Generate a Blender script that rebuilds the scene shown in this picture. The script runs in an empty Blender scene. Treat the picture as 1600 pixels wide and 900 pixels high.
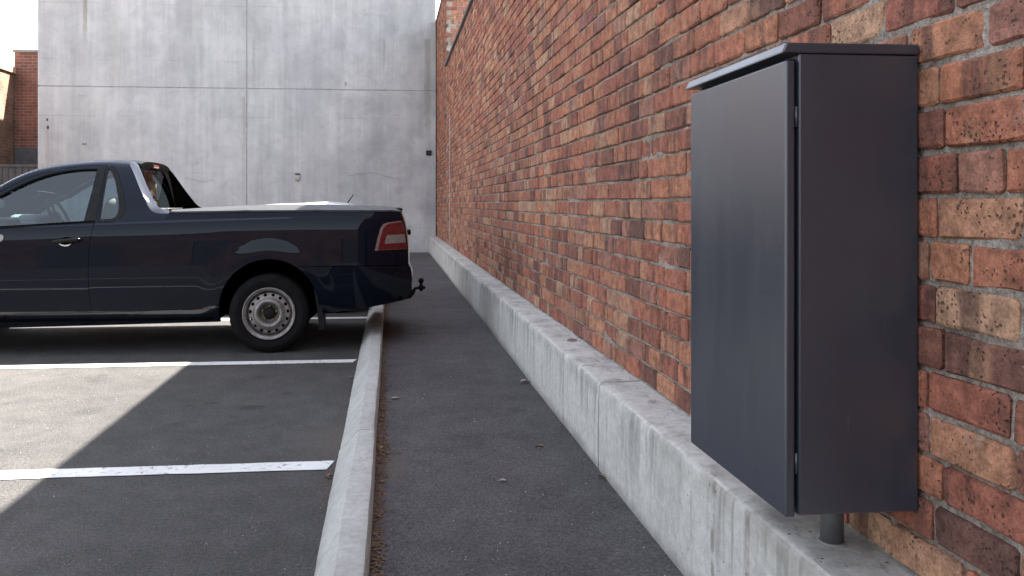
import bpy, bmesh, math, random
import numpy as np
from mathutils import Vector, Matrix
from mathutils import noise as mnoise
from mathutils.geometry import delaunay_2d_cdt

random.seed(7)
rng = np.random.default_rng(11)
S = bpy.context.scene
COL = S.collection
R = math.radians

# ------------------------------------------------------------------ camera, sky, sun, exposure
EYE = 1.27
YAW = R(5.54)
FPX, PX0, PY0 = 1287.0, 735.0, 318.0          # focal length and principal point in photo pixels
cam_d = bpy.data.cameras.new('camera')
cam = bpy.data.objects.new('camera', cam_d)
COL.objects.link(cam)
cam.location = (0, 0, EYE)
cam.rotation_euler = (R(90), 0, -YAW)
cam_d.sensor_width = 36
cam_d.lens = FPX / 1600 * 36
cam_d.shift_x = (800 - PX0) / 1600
cam_d.shift_y = -(450 - PY0) / 1600
cam_d.clip_start = 0.02
cam_d.clip_end = 2000
S.camera = cam

SUN = Vector((0.656, 0.30, 1.0)).normalized()
w = bpy.data.worlds.new('World')
S.world = w
w.use_nodes = True
nt = w.node_tree
nt.nodes.clear()
sky = nt.nodes.new('ShaderNodeTexSky')
sky.sky_type = 'NISHITA'
sky.sun_disc = False
sky.sun_elevation = math.asin(SUN.z)
sky.sun_rotation = math.atan2(SUN.x, SUN.y)
sky.air_density = 1.0
sky.dust_density = 1.3
sky.ozone_density = 0.7
hs = nt.nodes.new('ShaderNodeHueSaturation')
hs.inputs['Saturation'].default_value = 0.40
bg = nt.nodes.new('ShaderNodeBackground')
bg.inputs['Strength'].default_value = 0.092
wo = nt.nodes.new('ShaderNodeOutputWorld')
nt.links.new(sky.outputs[0], hs.inputs['Color'])
nt.links.new(hs.outputs[0], bg.inputs['Color'])
nt.links.new(bg.outputs[0], wo.inputs['Surface'])

sun_d = bpy.data.lights.new('sun', 'SUN')
sun_d.energy = 5.0
sun_d.angle = R(0.53)
sun_d.color = (1.0, 0.945, 0.86)
sun = bpy.data.objects.new('sun', sun_d)
COL.objects.link(sun)
sun.rotation_euler = SUN.to_track_quat('Z', 'Y').to_euler()
sun.location = (10, 5, 20)

S.view_settings.view_transform = 'Standard'
S.view_settings.look = 'None'
S.view_settings.gamma = 1
S.view_settings.exposure = 2.66
S.render.engine = 'CYCLES'
S.cycles.use_denoising = True
S.cycles.max_bounces = 8
S.cycles.transparent_max_bounces = 12
S.cycles.sample_clamp_indirect = 6

# ------------------------------------------------------------------ photo pixel -> place
cs, sn = math.cos(YAW), math.sin(YAW)
def ray(px, py):
    r, v = (px - PX0) / FPX, (PY0 - py) / FPX
    return Vector((sn + r * cs, cs - r * sn, v))
def on_z(px, py, z=0.0):
    d = ray(px, py); t = (z - EYE) / d.z
    return Vector((d.x * t, d.y * t, z))
def on_y(px, py, Y):
    d = ray(px, py); t = Y / d.y
    return Vector((d.x * t, Y, EYE + d.z * t))
def on_x(px, py, X):
    d = ray(px, py); t = X / d.x
    return Vector((X, d.y * t, EYE + d.z * t))
def project(p):
    d = p[0] * sn + p[1] * cs
    if d < 0.05: return None
    r = p[0] * cs - p[1] * sn
    return (PX0 + FPX * r / d, PY0 - FPX * (p[2] - EYE) / d)

# ------------------------------------------------------------------ object helpers
def link(o, parent=None):
    COL.objects.link(o)
    if parent is not None: o.parent = parent
    return o
def smooth_mesh(me, on=True):
    me.polygons.foreach_set('use_smooth', [on] * len(me.polygons))
def mesh_obj(name, verts, faces, mat, parent=None, smooth=False):
    me = bpy.data.meshes.new(name)
    me.from_pydata([tuple(v) for v in verts], [], faces)
    me.update()
    if smooth: smooth_mesh(me)
    if mat: me.materials.append(mat)
    return link(bpy.data.objects.new(name, me), parent)
def bm_obj(name, bm, mat, parent=None, smooth=False):
    me = bpy.data.meshes.new(name)
    bm.to_mesh(me); bm.free()
    if smooth: smooth_mesh(me)
    if mat: me.materials.append(mat)
    return link(bpy.data.objects.new(name, me), parent)
def thing(name, label, cat, loc=(0, 0, 0), group=None):
    o = bpy.data.objects.new(name, None)
    o.empty_display_size = .2
    COL.objects.link(o)
    o.location = loc
    o['label'] = label; o['category'] = cat
    if group: o['group'] = group
    return o
def tag(o, label, cat, group=None):
    o['label'] = label; o['category'] = cat
    if group: o['group'] = group
    return o
def keep(o, parent):
    """parent without moving: the parts are built in world coordinates, the thing's Empty is only translated"""
    o.parent = parent
    o.matrix_parent_inverse = Matrix.Translation(-Vector(parent.location))
    return o
def add_box(bm, lo, hi, bevel=0.0, seg=2):
    ret = bmesh.ops.create_cube(bm, size=1)
    vs = ret['verts']
    for v in vs:
        v.co = Vector([(lo[i] + hi[i]) / 2 + v.co[i] * (hi[i] - lo[i]) for i in range(3)])
    if bevel > 0:
        es = list({e for v in vs for e in v.link_edges})
        bmesh.ops.bevel(bm, geom=es, offset=bevel, segments=seg, affect='EDGES', profile=0.5)
def box(name, lo, hi, mat, parent=None, bevel=0.0, seg=2):
    bm = bmesh.new(); add_box(bm, lo, hi, bevel, seg)
    return bm_obj(name, bm, mat, parent)
def add_tube(bm, pts, rad, n=12, cap=True):
    rings = []
    for i, p in enumerate(pts):
        p = Vector(p)
        a = Vector(pts[max(0, i - 1)]); b = Vector(pts[min(len(pts) - 1, i + 1)])
        t = (b - a).normalized()
        u = t.cross(Vector((0, 0, 1)))
        if u.length < 1e-3: u = Vector((1, 0, 0))
        u.normalize(); v = t.cross(u)
        rr = rad[i] if isinstance(rad, (list, tuple)) else rad
        rings.append([bm.verts.new(p + (u * math.cos(k * 2 * math.pi / n) + v * math.sin(k * 2 * math.pi / n)) * rr) for k in range(n)])
    for a, b in zip(rings, rings[1:]):
        for k in range(n):
            f = bm.faces.new((a[k], a[(k + 1) % n], b[(k + 1) % n], b[k])); f.smooth = True
    if cap:
        bm.faces.new(rings[0][::-1]); bm.faces.new(rings[-1])
def tube(name, pts, rad, mat, parent=None, n=12):
    bm = bmesh.new(); add_tube(bm, pts, rad, n)
    bmesh.ops.recalc_face_normals(bm, faces=bm.faces)
    return bm_obj(name, bm, mat, parent)

# ------------------------------------------------------------------ material helpers
class M:
    def __init__(s, name):
        s.m = bpy.data.materials.new(name); s.m.use_nodes = True
        s.t = s.m.node_tree; s.t.nodes.clear()
        s.out = s.t.nodes.new('ShaderNodeOutputMaterial')
        s.p = s.t.nodes.new('ShaderNodeBsdfPrincipled')
        s.t.links.new(s.p.outputs[0], s.out.inputs[0])
    def n(s, typ, **kw):
        x = s.t.nodes.new(typ)
        for k, v in kw.items(): setattr(x, k, v)
        return x
    def put(s, sock, v):
        if v is None: return
        if isinstance(v, bpy.types.NodeSocket): s.t.links.new(v, sock)
        elif isinstance(v, (tuple, list)) and len(v) == 3 and sock.type == 'RGBA': sock.default_value = (*v, 1)
        else: sock.default_value = v
    def set(s, **kw):
        for k, v in kw.items(): s.put(s.p.inputs[k.replace('_', ' ')], v)
        return s
    def pos(s):
        return s.n('ShaderNodeNewGeometry').outputs['Position']
    def xyz(s, v):
        x = s.n('ShaderNodeSeparateXYZ'); s.put(x.inputs[0], v); return x.outputs
    def comb(s, a, b, c):
        x = s.n('ShaderNodeCombineXYZ')
        for i, q in enumerate((a, b, c)): s.put(x.inputs[i], q)
        return x.outputs[0]
    def scale(s, v, sc):
        x = s.n('ShaderNodeVectorMath', operation='MULTIPLY'); s.put(x.inputs[0], v); x.inputs[1].default_value = sc
        return x.outputs[0]
    def addv(s, v, a):
        x = s.n('ShaderNodeVectorMath', operation='ADD'); s.put(x.inputs[0], v); s.put(x.inputs[1], a)
        return x.outputs[0]
    def noise(s, v, sc, det=3, rough=.55, dist=0.0):
        x = s.n('ShaderNodeTexNoise'); s.put(x.inputs['Vector'], v)
        x.inputs['Scale'].default_value = sc; x.inputs['Detail'].default_value = det
        x.inputs['Roughness'].default_value = rough; x.inputs['Distortion'].default_value = dist
        return x.outputs[0]
    def voro(s, v, sc, feature='F1', rnd=1.0):
        x = s.n('ShaderNodeTexVoronoi', feature=feature); s.put(x.inputs['Vector'], v)
        x.inputs['Scale'].default_value = sc; x.inputs['Randomness'].default_value = rnd
        return x.outputs
    def math(s, op, a, b=None, c=None, clamp=False):
        x = s.n('ShaderNodeMath', operation=op); x.use_clamp = clamp
        s.put(x.inputs[0], a)
        if b is not None: s.put(x.inputs[1], b)
        if c is not None: s.put(x.inputs[2], c)
        return x.outputs[0]
    def ss(s, v, a, b, lo=0.0, hi=1.0):
        x = s.n('ShaderNodeMapRange', interpolation_type='SMOOTHSTEP'); s.put(x.inputs['Value'], v)
        x.inputs['From Min'].default_value = a; x.inputs['From Max'].default_value = b
        x.inputs['To Min'].default_value = lo; x.inputs['To Max'].default_value = hi
        return x.outputs[0]
    def ramp(s, f, stops, interp='LINEAR'):
        x = s.n('ShaderNodeValToRGB'); x.color_ramp.interpolation = interp
        e = x.color_ramp.elements
        while len(e) < len(stops): e.new(0.5)
        for i, (p, c) in enumerate(stops):
            e[i].position = p; e[i].color = (*c, 1)
        s.put(x.inputs[0], f)
        return x.outputs[0]
    def mix(s, f, a, b, blend='MIX'):
        x = s.n('ShaderNodeMix', data_type='RGBA', blend_type=blend)
        s.put(x.inputs[0], f); s.put(x.inputs[6], a); s.put(x.inputs[7], b)
        return x.outputs[2]
    def bump(s, h, strength=.5, dist=.01, prev=None):
        x = s.n('ShaderNodeBump'); x.inputs['Strength'].default_value = strength
        x.inputs['Distance'].default_value = dist; s.put(x.inputs['Height'], h)
        if prev is not None: s.put(x.inputs['Normal'], prev)
        return x.outputs[0]

def simple(name, col, rough=.5, metal=0.0, spec=.5, var=.15, vs=8.0, bump=0.0, bs=80.0, coat=0.0):
    m = M(name); p = m.pos()
    n = m.noise(p, vs, 4)
    k = m.ss(n, .3, .7, 1 - var, 1 + var)
    c = m.mix(1.0, col, m.comb(k, k, k), 'MULTIPLY')
    m.set(Base_Color=c, Roughness=m.ss(m.noise(p, vs * 2.3, 3), .3, .7, max(.02, rough - .06), min(1, rough + .06)), Metallic=metal)
    m.p.inputs['Specular IOR Level'].default_value = spec
    if coat: m.set(Coat_Weight=coat, Coat_Roughness=.03)
    if bump: m.set(Normal=m.bump(m.noise(p, bs, 3), bump, .004))
    return m.m

def warp(m, v, sc, amt):
    x = m.n('ShaderNodeTexNoise'); m.put(x.inputs['Vector'], v); x.inputs['Scale'].default_value = sc; x.inputs['Detail'].default_value = 2
    y = m.n('ShaderNodeVectorMath', operation='SUBTRACT'); m.put(y.inputs[0], x.outputs[1]); y.inputs[1].default_value = (.5, .5, .5)
    return m.scale(y.outputs[0], (amt, amt, amt))

# --- bricks: tone picks the firing colour, the rest is grain, flash bands, pits and lime bloom
BRICKS = [(0.0, (.140, .076, .060)), (.06, (.222, .092, .066)), (.16, (.305, .112, .077)), (.32, (.365, .136, .086)),
          (.50, (.405, .163, .097)), (.66, (.425, .192, .112)), (.80, (.435, .222, .136)), (.89, (.448, .268, .172)),
          (.95, (.345, .157, .113)), (1.0, (.272, .127, .103))]
def brick_material(name, single, axis='Y'):
    m = M(name); p = m.pos()
    if single:
        tone = m.n('ShaderNodeObjectInfo').outputs['Random']
    else:
        a = m.n('ShaderNodeAttribute', attribute_type='GEOMETRY', attribute_name='tone'); tone = a.outputs['Fac']
    x, y, z = m.xyz(p)
    along = y if axis == 'Y' else x
    r2 = m.math('FRACT', m.math('MULTIPLY', tone, 37.3))
    r3 = m.math('FRACT', m.math('MULTIPLY', tone, 91.7))
    off = m.comb(m.math('MULTIPLY', r2, 13.0), m.math('MULTIPLY', r3, 9.0), m.math('MULTIPLY', tone, 17.0))
    base = m.ramp(tone, BRICKS)
    pv = m.addv(p, off)
    # flash bands standing across the brick
    b1 = m.noise(m.comb(m.math('MULTIPLY', along, 13.0), m.math('MULTIPLY', z, 1.2), m.math('MULTIPLY', tone, 60.0)), 1.0, 2)
    gate = m.ss(r2, .35, .6)
    bf = m.math('MULTIPLY', m.ss(b1, .49, .60), gate)
    base = m.mix(m.math('MULTIPLY', bf, .62), base, (.095, .052, .046))
    b2 = m.noise(m.comb(m.math('MULTIPLY', along, 9.0), m.math('MULTIPLY', z, 2.2), m.math('MULTIPLY', tone, 33.0)), 1.0, 2)
    base = m.mix(m.math('MULTIPLY', m.ss(b2, .55, .66), m.math('MULTIPLY', m.ss(r3, .5, .7), .45)), base, (.40, .235, .135))
    # mottling and grain
    mo = m.noise(pv, 22, 5, .65)
    k = m.ss(mo, .28, .72, .62, 1.32)
    base = m.mix(1.0, base, m.comb(k, k, k), 'MULTIPLY')
    fine = m.noise(pv, 120, 4, .75)
    k = m.ss(fine, .3, .7, .74, 1.22)
    base = m.mix(1.0, base, m.comb(k, k, k), 'MULTIPLY')
    # burnt pits, clustered
    v = m.voro(m.addv(pv, warp(m, pv, 120, .012)), 84)
    cl = m.noise(pv, 14, 2)
    rad = m.ss(cl, .40, .75, .04, .33)
    pit = m.math('SUBTRACT', 1.0, m.ss(m.math('SUBTRACT', v[0], rad), -.06, .10))
    base = m.mix(m.math('MULTIPLY', pit, .72), base, (.035, .026, .024))
    # lime bloom / mortar smears
    lm = m.ss(m.noise(pv, 9, 5, .7), .63, .76)
    base = m.mix(m.math('MULTIPLY', lm, .38), base, (.46, .41, .37))
    # old grime in broad patches down the wall
    g = m.ss(m.noise(m.comb(m.math('MULTIPLY', along, .9), m.math('MULTIPLY', z, .45), 3.0), 1.0, 4), .42, .72)
    base = m.mix(m.math('MULTIPLY', g, .24), base, (.10, .07, .062))
    sc_ = m.math('MULTIPLY', m.ss(m.noise(pv, 7, 5, .75), .46, .64), m.ss(r2, .2, .9, .05, .42))
    base = m.mix(sc_, base, (.135, .072, .052))
    h = m.math('SUBTRACT', m.math('ADD', m.math('MULTIPLY', mo, .9), m.math('MULTIPLY', fine, .55)), m.math('MULTIPLY', pit, .9))
    m.set(Base_Color=base, Roughness=.88, Normal=m.bump(h, .95, .009))
    m.p.inputs['Specular IOR Level'].default_value = .25
    return m.m

def mortar_material():
    m = M('mortar'); p = m.pos()
    n1 = m.noise(p, 5, 5, .7); n2 = m.noise(p, 75, 4, .7); n3 = m.noise(p, 240, 2)
    c = m.ramp(n1, [(.3, (.19, .16, .135)), (.5, (.335, .285, .243)), (.7, (.49, .435, .385))])
    k = m.ss(n2, .3, .7, .6, 1.25)
    c = m.mix(1.0, c, m.comb(k, k, k), 'MULTIPLY')
    m.set(Base_Color=c, Roughness=.95, Normal=m.bump(m.math('ADD', n2, m.math('MULTIPLY', n3, .4)), 1.0, .012))
    m.p.inputs['Specular IOR Level'].default_value = .15
    return m.m

def far_brick_material(name, c1, c2, mortar, axis='X'):
    m = M(name); x, y, z = m.xyz(m.pos())
    nx_ = m.math('GREATER_THAN', m.math('ABSOLUTE', m.xyz(m.n('ShaderNodeNewGeometry').outputs['True Normal'])[0]), .5)
    v = m.comb(m.math('ADD', m.math('MULTIPLY', y, nx_), m.math('MULTIPLY', x, m.math('SUBTRACT', 1.0, nx_))), z, 0.0)
    b = m.n('ShaderNodeTexBrick'); m.put(b.inputs['Vector'], v)
    b.inputs['Scale'].default_value = 1.0
    b.inputs['Brick Width'].default_value = .25; b.inputs['Row Height'].default_value = .0925
    b.inputs['Mortar Size'].default_value = .008; b.inputs['Mortar Smooth'].default_value = .2
    m.put(b.inputs['Color1'], c1); m.put(b.inputs['Color2'], c2); m.put(b.inputs['Mortar'], mortar)
    n = m.noise(m.comb(x, y, z), 1.6, 4)
    k = m.ss(n, .3, .7, .7, 1.2)
    c = m.mix(1.0, b.outputs[0], m.comb(k, k, k), 'MULTIPLY')
    m.set(Base_Color=c, Roughness=.9, Normal=m.bump(m.math('SUBTRACT', 1.0, b.outputs[1]), .6, .01))
    return m.m

# --- cast concrete of the tilt-up panels, with its own rust runs and cracks
def panel_material():
    m = M('cast_concrete'); p = m.pos(); x, y, z = m.xyz(p)
    big = m.noise(p, .55, 5, .6)
    cloud = m.noise(p, 2.6, 5, .65, .6)
    strk = m.noise(m.comb(m.math('MULTIPLY', x, 2.6), 0.0, m.math('MULTIPLY', z, .22)), 1.0, 5, .62)
    strk2 = m.noise(m.comb(m.math('MULTIPLY', x, 11.0), 4.0, m.math('MULTIPLY', z, .5)), 1.0, 4, .6)
    base = m.ramp(big, [(.3, (.385, .382, .385)), (.5, (.445, .44, .44)), (.7, (.505, .497, .49))])
    for f, a, lo, hi in ((cloud, .3, .90, 1.06), (strk, .32, .88, 1.06), (strk2, .34, .955, 1.03), (m.noise(p, 60, 3), .3, .95, 1.04)):
        k = m.ss(f, a, 1 - a, lo, hi)
        base = m.mix(1.0, base, m.comb(k, k, k), 'MULTIPLY')
    # formwork board courses
    fw = m.math('ABSOLUTE', m.math('SUBTRACT', m.math('FRACT', m.math('DIVIDE', m.math('ADD', z, m.math('MULTIPLY', m.noise(p, .8), .04)), 1.36)), .5))
    fl = m.math('MULTIPLY', m.math('SUBTRACT', 1.0, m.ss(fw, .0, .018)), m.ss(m.noise(p, 1.4, 3), .42, .62))
    base = m.mix(m.math('MULTIPLY', fl, .32), base, (.24, .235, .23))
    # warm-brown weathering blotches, heavier up to the right
    bl = m.math('MULTIPLY', m.ss(m.noise(m.comb(m.math('MULTIPLY', x, 1.9), 9.0, m.math('MULTIPLY', z, 2.4)), 1.0, 6, .72, .5), .52, .72),
                m.ss(m.math('ADD', x, m.math('MULTIPLY', z, .5)), -3.5, 2.0, .15, .75))
    base = m.mix(m.math('MULTIPLY', bl, .55), base, (.25, .225, .20))
    wall_shade = m.math('MULTIPLY', m.ss(m.noise(m.comb(m.math('MULTIPLY', x, .7), 2.0, m.math('MULTIPLY', z, .5)), 1.0, 4), .45, .68), m.ss(x, -3.8, .6, .1, 1.0))  # brick wall's shade painted in: patchy darkening, stronger to the right
    base = m.mix(m.math('MULTIPLY', wall_shade, .62), base, (.235, .24, .255))
    # runs: (photo x, photo y top, length m, width m, colour, strength)
    for px, py, ln, wd, colr, st in ((133, -30, 1.9, .075, (.20, .175, .12), .75), (74, 196, 1.3, .05, (.34, .22, .13), .45),
                                     (467, 286, .9, .07, (.56, .53, .47), .4), (600, 60, 1.2, .05, (.22, .2, .18), .4),
                                     (310, -20, 1.4, .12, (.36, .35, .30), .35), (180, 20, 2.6, .10, (.38, .36, .29), .28),
                                     (668, 60, 3.4, .10, (.21, .19, .17), .55), (381, 150, 2.6, .06, (.27, .25, .22), .5),
                                     (396, 60, 1.6, .05, (.27, .25, .22), .45), (545, 150, 2.2, .18, (.25, .25, .25), .35)):
        q = on_y(px, py, 20.6)
        dx = m.math('ABSOLUTE', m.math('SUBTRACT', m.math('ADD', x, m.math('MULTIPLY', m.math('SUBTRACT', m.noise(p, 3.0, 2), .5), .10)), q.x))
        fx = m.math('SUBTRACT', 1.0, m.ss(dx, wd * .3, wd))
        dz = m.math('SUBTRACT', q.z, z)
        fz = m.math('MULTIPLY', m.ss(dz, -.02, .05), m.math('SUBTRACT', 1.0, m.ss(dz, ln * .3, ln)))
        f = m.math('MULTIPLY', m.math('MULTIPLY', fx, fz), m.ss(strk2, .25, .6, .5, 1.0))
        base = m.mix(m.math('MULTIPLY', f, st), base, colr)
    # hairline cracks
    for (ax, ay), (bx_, by) in (((287, 278), (322, 285)), ((318, 285), (338, 279)), ((330, 279), (338, 290)), ((575, 268), (625, 281)), ((540, 275), (580, 270))):
        a, b = on_y(ax, ay, 20.6), on_y(bx_, by, 20.6)
        L = math.hypot(b.x - a.x, b.z - a.z); ux, uz = (b.x - a.x) / L, (b.z - a.z) / L
        wob = m.math('MULTIPLY', m.math('SUBTRACT', m.noise(p, 5.0, 3), .5), .16)
        rx, rz = m.math('SUBTRACT', x, a.x), m.math('SUBTRACT', z, a.z)
        al = m.math('ADD', m.math('MULTIPLY', rx, ux), m.math('MULTIPLY', rz, uz))
        pe = m.math('ABSOLUTE', m.math('ADD', m.math('SUBTRACT', m.math('MULTIPLY', rz, ux), m.math('MULTIPLY', rx, uz)), wob))
        f = m.math('MULTIPLY', m.math('SUBTRACT', 1.0, m.ss(pe, .006, .022)), m.math('MULTIPLY', m.ss(al, 0, .08), m.math('SUBTRACT', 1.0, m.ss(al, L - .1, L))))
        base = m.mix(m.math('MULTIPLY', f, .32), base, (.13, .125, .12))
    # blow holes
    v = m.voro(p, 7.0)
    hole = m.math('MULTIPLY', m.math('SUBTRACT', 1.0, m.ss(v[0], .045, .085)), m.ss(m.noise(p, 1.1, 2), .5, .6))
    base = m.mix(m.math('MULTIPLY', hole, .7), base, (.12, .115, .11))
    m.set(Base_Color=base, Roughness=.8, Normal=m.bump(m.math('SUBTRACT', m.noise(p, 18, 5, .7), m.math('MULTIPLY', hole, 1.5)), .25, .012))
    m.p.inputs['Specular IOR Level'].default_value = .3
    return m.m

# --- old concrete of plinth and kerb
def old_concrete(name, base_lo, base_hi, streak, top=None, foot=None, dirt=.65, run=()):
    m = M(name); p = m.pos(); x, y, z = m.xyz(p)
    nrm = m.xyz(m.n('ShaderNodeNewGeometry').outputs['True Normal'])
    up = m.ss(nrm[2], .4, .8)
    n1 = m.noise(p, 3.2, 5, .65)
    base = m.ramp(n1, [(.3, base_lo), (.7, base_hi)])
    n2 = m.noise(p, 34, 4, .7)
    k = m.ss(n2, .3, .7, .86, 1.1); base = m.mix(1.0, base, m.comb(k, k, k), 'MULTIPLY')
    st = m.noise(m.comb(m.math('MULTIPLY', x, 3.0), m.math('MULTIPLY', y, 14.0), m.math('MULTIPLY', z, 1.4)), 1.0, 4, .65)
    st2 = m.noise(m.comb(3.0, m.math('MULTIPLY', y, 3.2), m.math('MULTIPLY', z, .7)), 1.0, 3)
    side = m.math('SUBTRACT', 1.0, up)
    f = m.math('MULTIPLY', m.math('MULTIPLY', m.ss(st, .47, .62), m.ss(st2, .34, .52)), m.math('MULTIPLY', side, streak))
    if top is not None:   # runs start under the arris and fade downwards
        f = m.math('MULTIPLY', f, m.ss(z, top - .34, top - .03, .25, 1.0))
    base = m.mix(f, base, (.115, .115, .115))
    if top is not None:
        gz = m.math('MULTIPLY', m.math('MULTIPLY', m.ss(z, top - .12, top - .01), side), m.ss(m.noise(p, 4.5, 4), .35, .65))
        base = m.mix(m.math('MULTIPLY', gz, .5), base, (.20, .19, .155))
    if foot is not None:
        fz = m.math('MULTIPLY', m.math('SUBTRACT', 1.0, m.ss(m.math('ADD', z, m.math('MULTIPLY', m.noise(p, 9, 3), .06)), foot + .02, foot + .10)), side)
        base = m.mix(m.math('MULTIPLY', fz, .6), base, (.13, .115, .095))
    for k_, ry in enumerate(run):
        fy = m.math('SUBTRACT', 1.0, m.ss(m.math('ABSOLUTE', m.math('SUBTRACT', m.math('ADD', y, m.math('MULTIPLY', m.noise(p, 7, 3), .03)), ry + .015)), .004, .02))
        base = m.mix(m.math('MULTIPLY', m.math('MULTIPLY', fy, side), m.math('MULTIPLY', m.ss(m.noise(p, 16, 4), .3, .6), .6)), base, (.12, .105, .07))
    # dirt lying on the top
    d = m.math('MULTIPLY', m.math('MULTIPLY', m.ss(m.noise(p, 6.0, 6, .75), .46, .68), up), dirt)
    base = m.mix(d, base, (.17, .145, .12))
    d2 = m.math('MULTIPLY', m.math('MULTIPLY', m.ss(m.noise(m.scale(p, (30, 9, 30)), 1.0, 3, .6), .60, .7), up), dirt * .75)
    base = m.mix(d2, base, (.09, .078, .068))
    v = m.voro(p, 26)
    hole = m.math('MULTIPLY', m.math('SUBTRACT', 1.0, m.ss(v[0], .07, .13)), m.ss(m.noise(p, 2.6, 2), .50, .60))
    base = m.mix(m.math('MULTIPLY', hole, .8), base, (.06, .056, .052))
    m.set(Base_Color=base, Roughness=.85, Normal=m.bump(m.math('SUBTRACT', m.math('ADD', n2, m.math('MULTIPLY', m.noise(p, 130, 3), .5)), m.math('MULTIPLY', hole, 1.6)), .45, .006))
    m.p.inputs['Specular IOR Level'].default_value = .25
    return m.m

def asphalt(name, c_lo, c_hi, stains=(), rough=.86, chip=1.0, warm=None):
    m = M(name); p = m.pos(); x, y, z = m.xyz(p)
    n1 = m.noise(p, .9, 5, .6); n2 = m.noise(p, 150, 3, .75); n3 = m.noise(p, 6, 4)
    base = m.ramp(n1, [(.3, c_lo), (.7, c_hi)])
    k = m.ss(n3, .3, .7, .88, 1.12); base = m.mix(1.0, base, m.comb(k, k, k), 'MULTIPLY')
    n4 = m.noise(p, 62, 3, .75)
    k = m.ss(n4, .3, .7, .72, 1.3); base = m.mix(1.0, base, m.comb(k, k, k), 'MULTIPLY')
    k = m.ss(n2, .25, .75, .45, 1.6); base = m.mix(1.0, base, m.comb(k, k, k), 'MULTIPLY')
    v = m.voro(p, 115)                                              # single stones of the aggregate
    sp = m.math('MULTIPLY', m.math('SUBTRACT', 1.0, m.ss(v[0], .18, .34)), m.ss(m.noise(p, 40, 2), .50, .66))
    base = m.mix(m.math('MULTIPLY', sp, .55 * chip), base, (.27, .26, .25))
    hol = m.ss(m.noise(p, 48, 3, .7), .60, .74)
    base = m.mix(m.math('MULTIPLY', hol, .5), base, (.018, .017, .018))
    n5 = m.noise(p, .38, 4, .6); n6 = m.noise(m.addv(p, (7.0, 3.0, 0.0)), 2.1, 5, .7)
    k = m.ss(n5, .35, .65, .86, 1.12); base = m.mix(1.0, base, m.comb(k, k, k), 'MULTIPLY')
    k = m.ss(n6, .56, .70, 1.0, .78); base = m.mix(1.0, base, m.comb(k, k, k), 'MULTIPLY')
    ck = m.math('ABSOLUTE', m.math('SUBTRACT', m.noise(m.addv(p, (2.0, 9.0, 0.0)), .55, 5, .62), .5))
    cf = m.math('MULTIPLY', m.math('SUBTRACT', 1.0, m.ss(ck, .0, .0035)), m.ss(m.noise(p, .7, 2), .52, .62))
    base = m.mix(m.math('MULTIPLY', cf, .6), base, (.02, .019, .019))
    for px, py, rx, ry, colr, s in stains:
        q = on_z(px, py, 0.0)
        wob = m.math('MULTIPLY', m.math('SUBTRACT', m.noise(p, 6, 4), .5), 1.1)
        dx = m.math('DIVIDE', m.math('SUBTRACT', x, q.x), rx); dy = m.math('DIVIDE', m.math('SUBTRACT', y, q.y), ry)
        d = m.math('ADD', m.math('SQRT', m.math('ADD', m.math('MULTIPLY', dx, dx), m.math('MULTIPLY', dy, dy))), wob)
        base = m.mix(m.math('MULTIPLY', m.math('SUBTRACT', 1.0, m.ss(d, .55, 1.0)), s), base, colr)
    h = m.math('ADD', m.math('MULTIPLY', n2, .8), m.math('SUBTRACT', m.math('MULTIPLY', sp, .4), m.math('MULTIPLY', hol, .8)))
    m.set(Base_Color=base, Roughness=rough, Normal=m.bump(m.math('ADD', h, n4), .9, .009))
    m.p.inputs['Specular IOR Level'].default_value = .3
    return m.m

def line_paint():
    m = M('line_paint'); p = m.pos()
    n = m.noise(p, 26, 5, .75); n2 = m.noise(p, 150, 3, .7)
    f = m.math('MULTIPLY', m.ss(m.math('ADD', m.math('ADD', n, m.math('MULTIPLY', n2, .25)), m.ss(m.noise(p, 3.2, 3), .35, .7, -.02, .045)), .68, .80), .85)
    c = m.mix(f, (.68, .68, .67), (.10, .098, .098))
    k = m.ss(m.noise(p, 3, 4), .3, .7, .88, 1.05); c = m.mix(1.0, c, m.comb(k, k, k), 'MULTIPLY')
    m.set(Base_Color=c, Roughness=.7, Normal=m.bump(n2, .6, .004))
    return m.m

def car_paint():
    m = M('navy_car_paint'); p = m.pos()
    fl = m.noise(p, 900, 2)
    k = m.ss(fl, .4, .7, .8, 1.5)
    dust = m.ss(m.xyz(p)[2], .22, .5, .02, .0)
    d = m.math('MULTIPLY', dust, m.ss(m.noise(p, 5, 5), .3, .7))
    c = m.mix(1.0, (.0013, .0018, .0046), m.comb(k, k, k), 'MULTIPLY')
    c = m.mix(d, c, (.16, .14, .12))
    m.set(Base_Color=c, Roughness=.64, Metallic=.0, Coat_Weight=1.0, Coat_Roughness=m.ss(m.noise(p, 3, 4), .3, .7, .015, .05), Coat_IOR=1.27)
    m.p.inputs['Specular IOR Level'].default_value = .09
    m.p.inputs['Specular Tint'].default_value = (.30, .52, 1.0, 1)
    return m.m

def glass_material(name, tint, refl=1.0):
    m = M(name)
    t = m.n('ShaderNodeBsdfTransparent'); t.inputs[0].default_value = (*tint, 1)
    g = m.n('ShaderNodeBsdfGlossy'); g.inputs['Roughness'].default_value = .01; g.inputs[0].default_value = (.95, .98, 1, 1)
    fr = m.n('ShaderNodeFresnel'); fr.inputs['IOR'].default_value = 1.6
    mx = m.n('ShaderNodeMixShader')
    m.t.links.new(m.math('MULTIPLY', fr.outputs[0], refl, clamp=True), mx.inputs[0])
    m.t.links.new(t.outputs[0], mx.inputs[1]); m.t.links.new(g.outputs[0], mx.inputs[2])
    m.t.links.new(mx.outputs[0], m.out.inputs[0]); m.t.nodes.remove(m.p)
    return m.m

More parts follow.
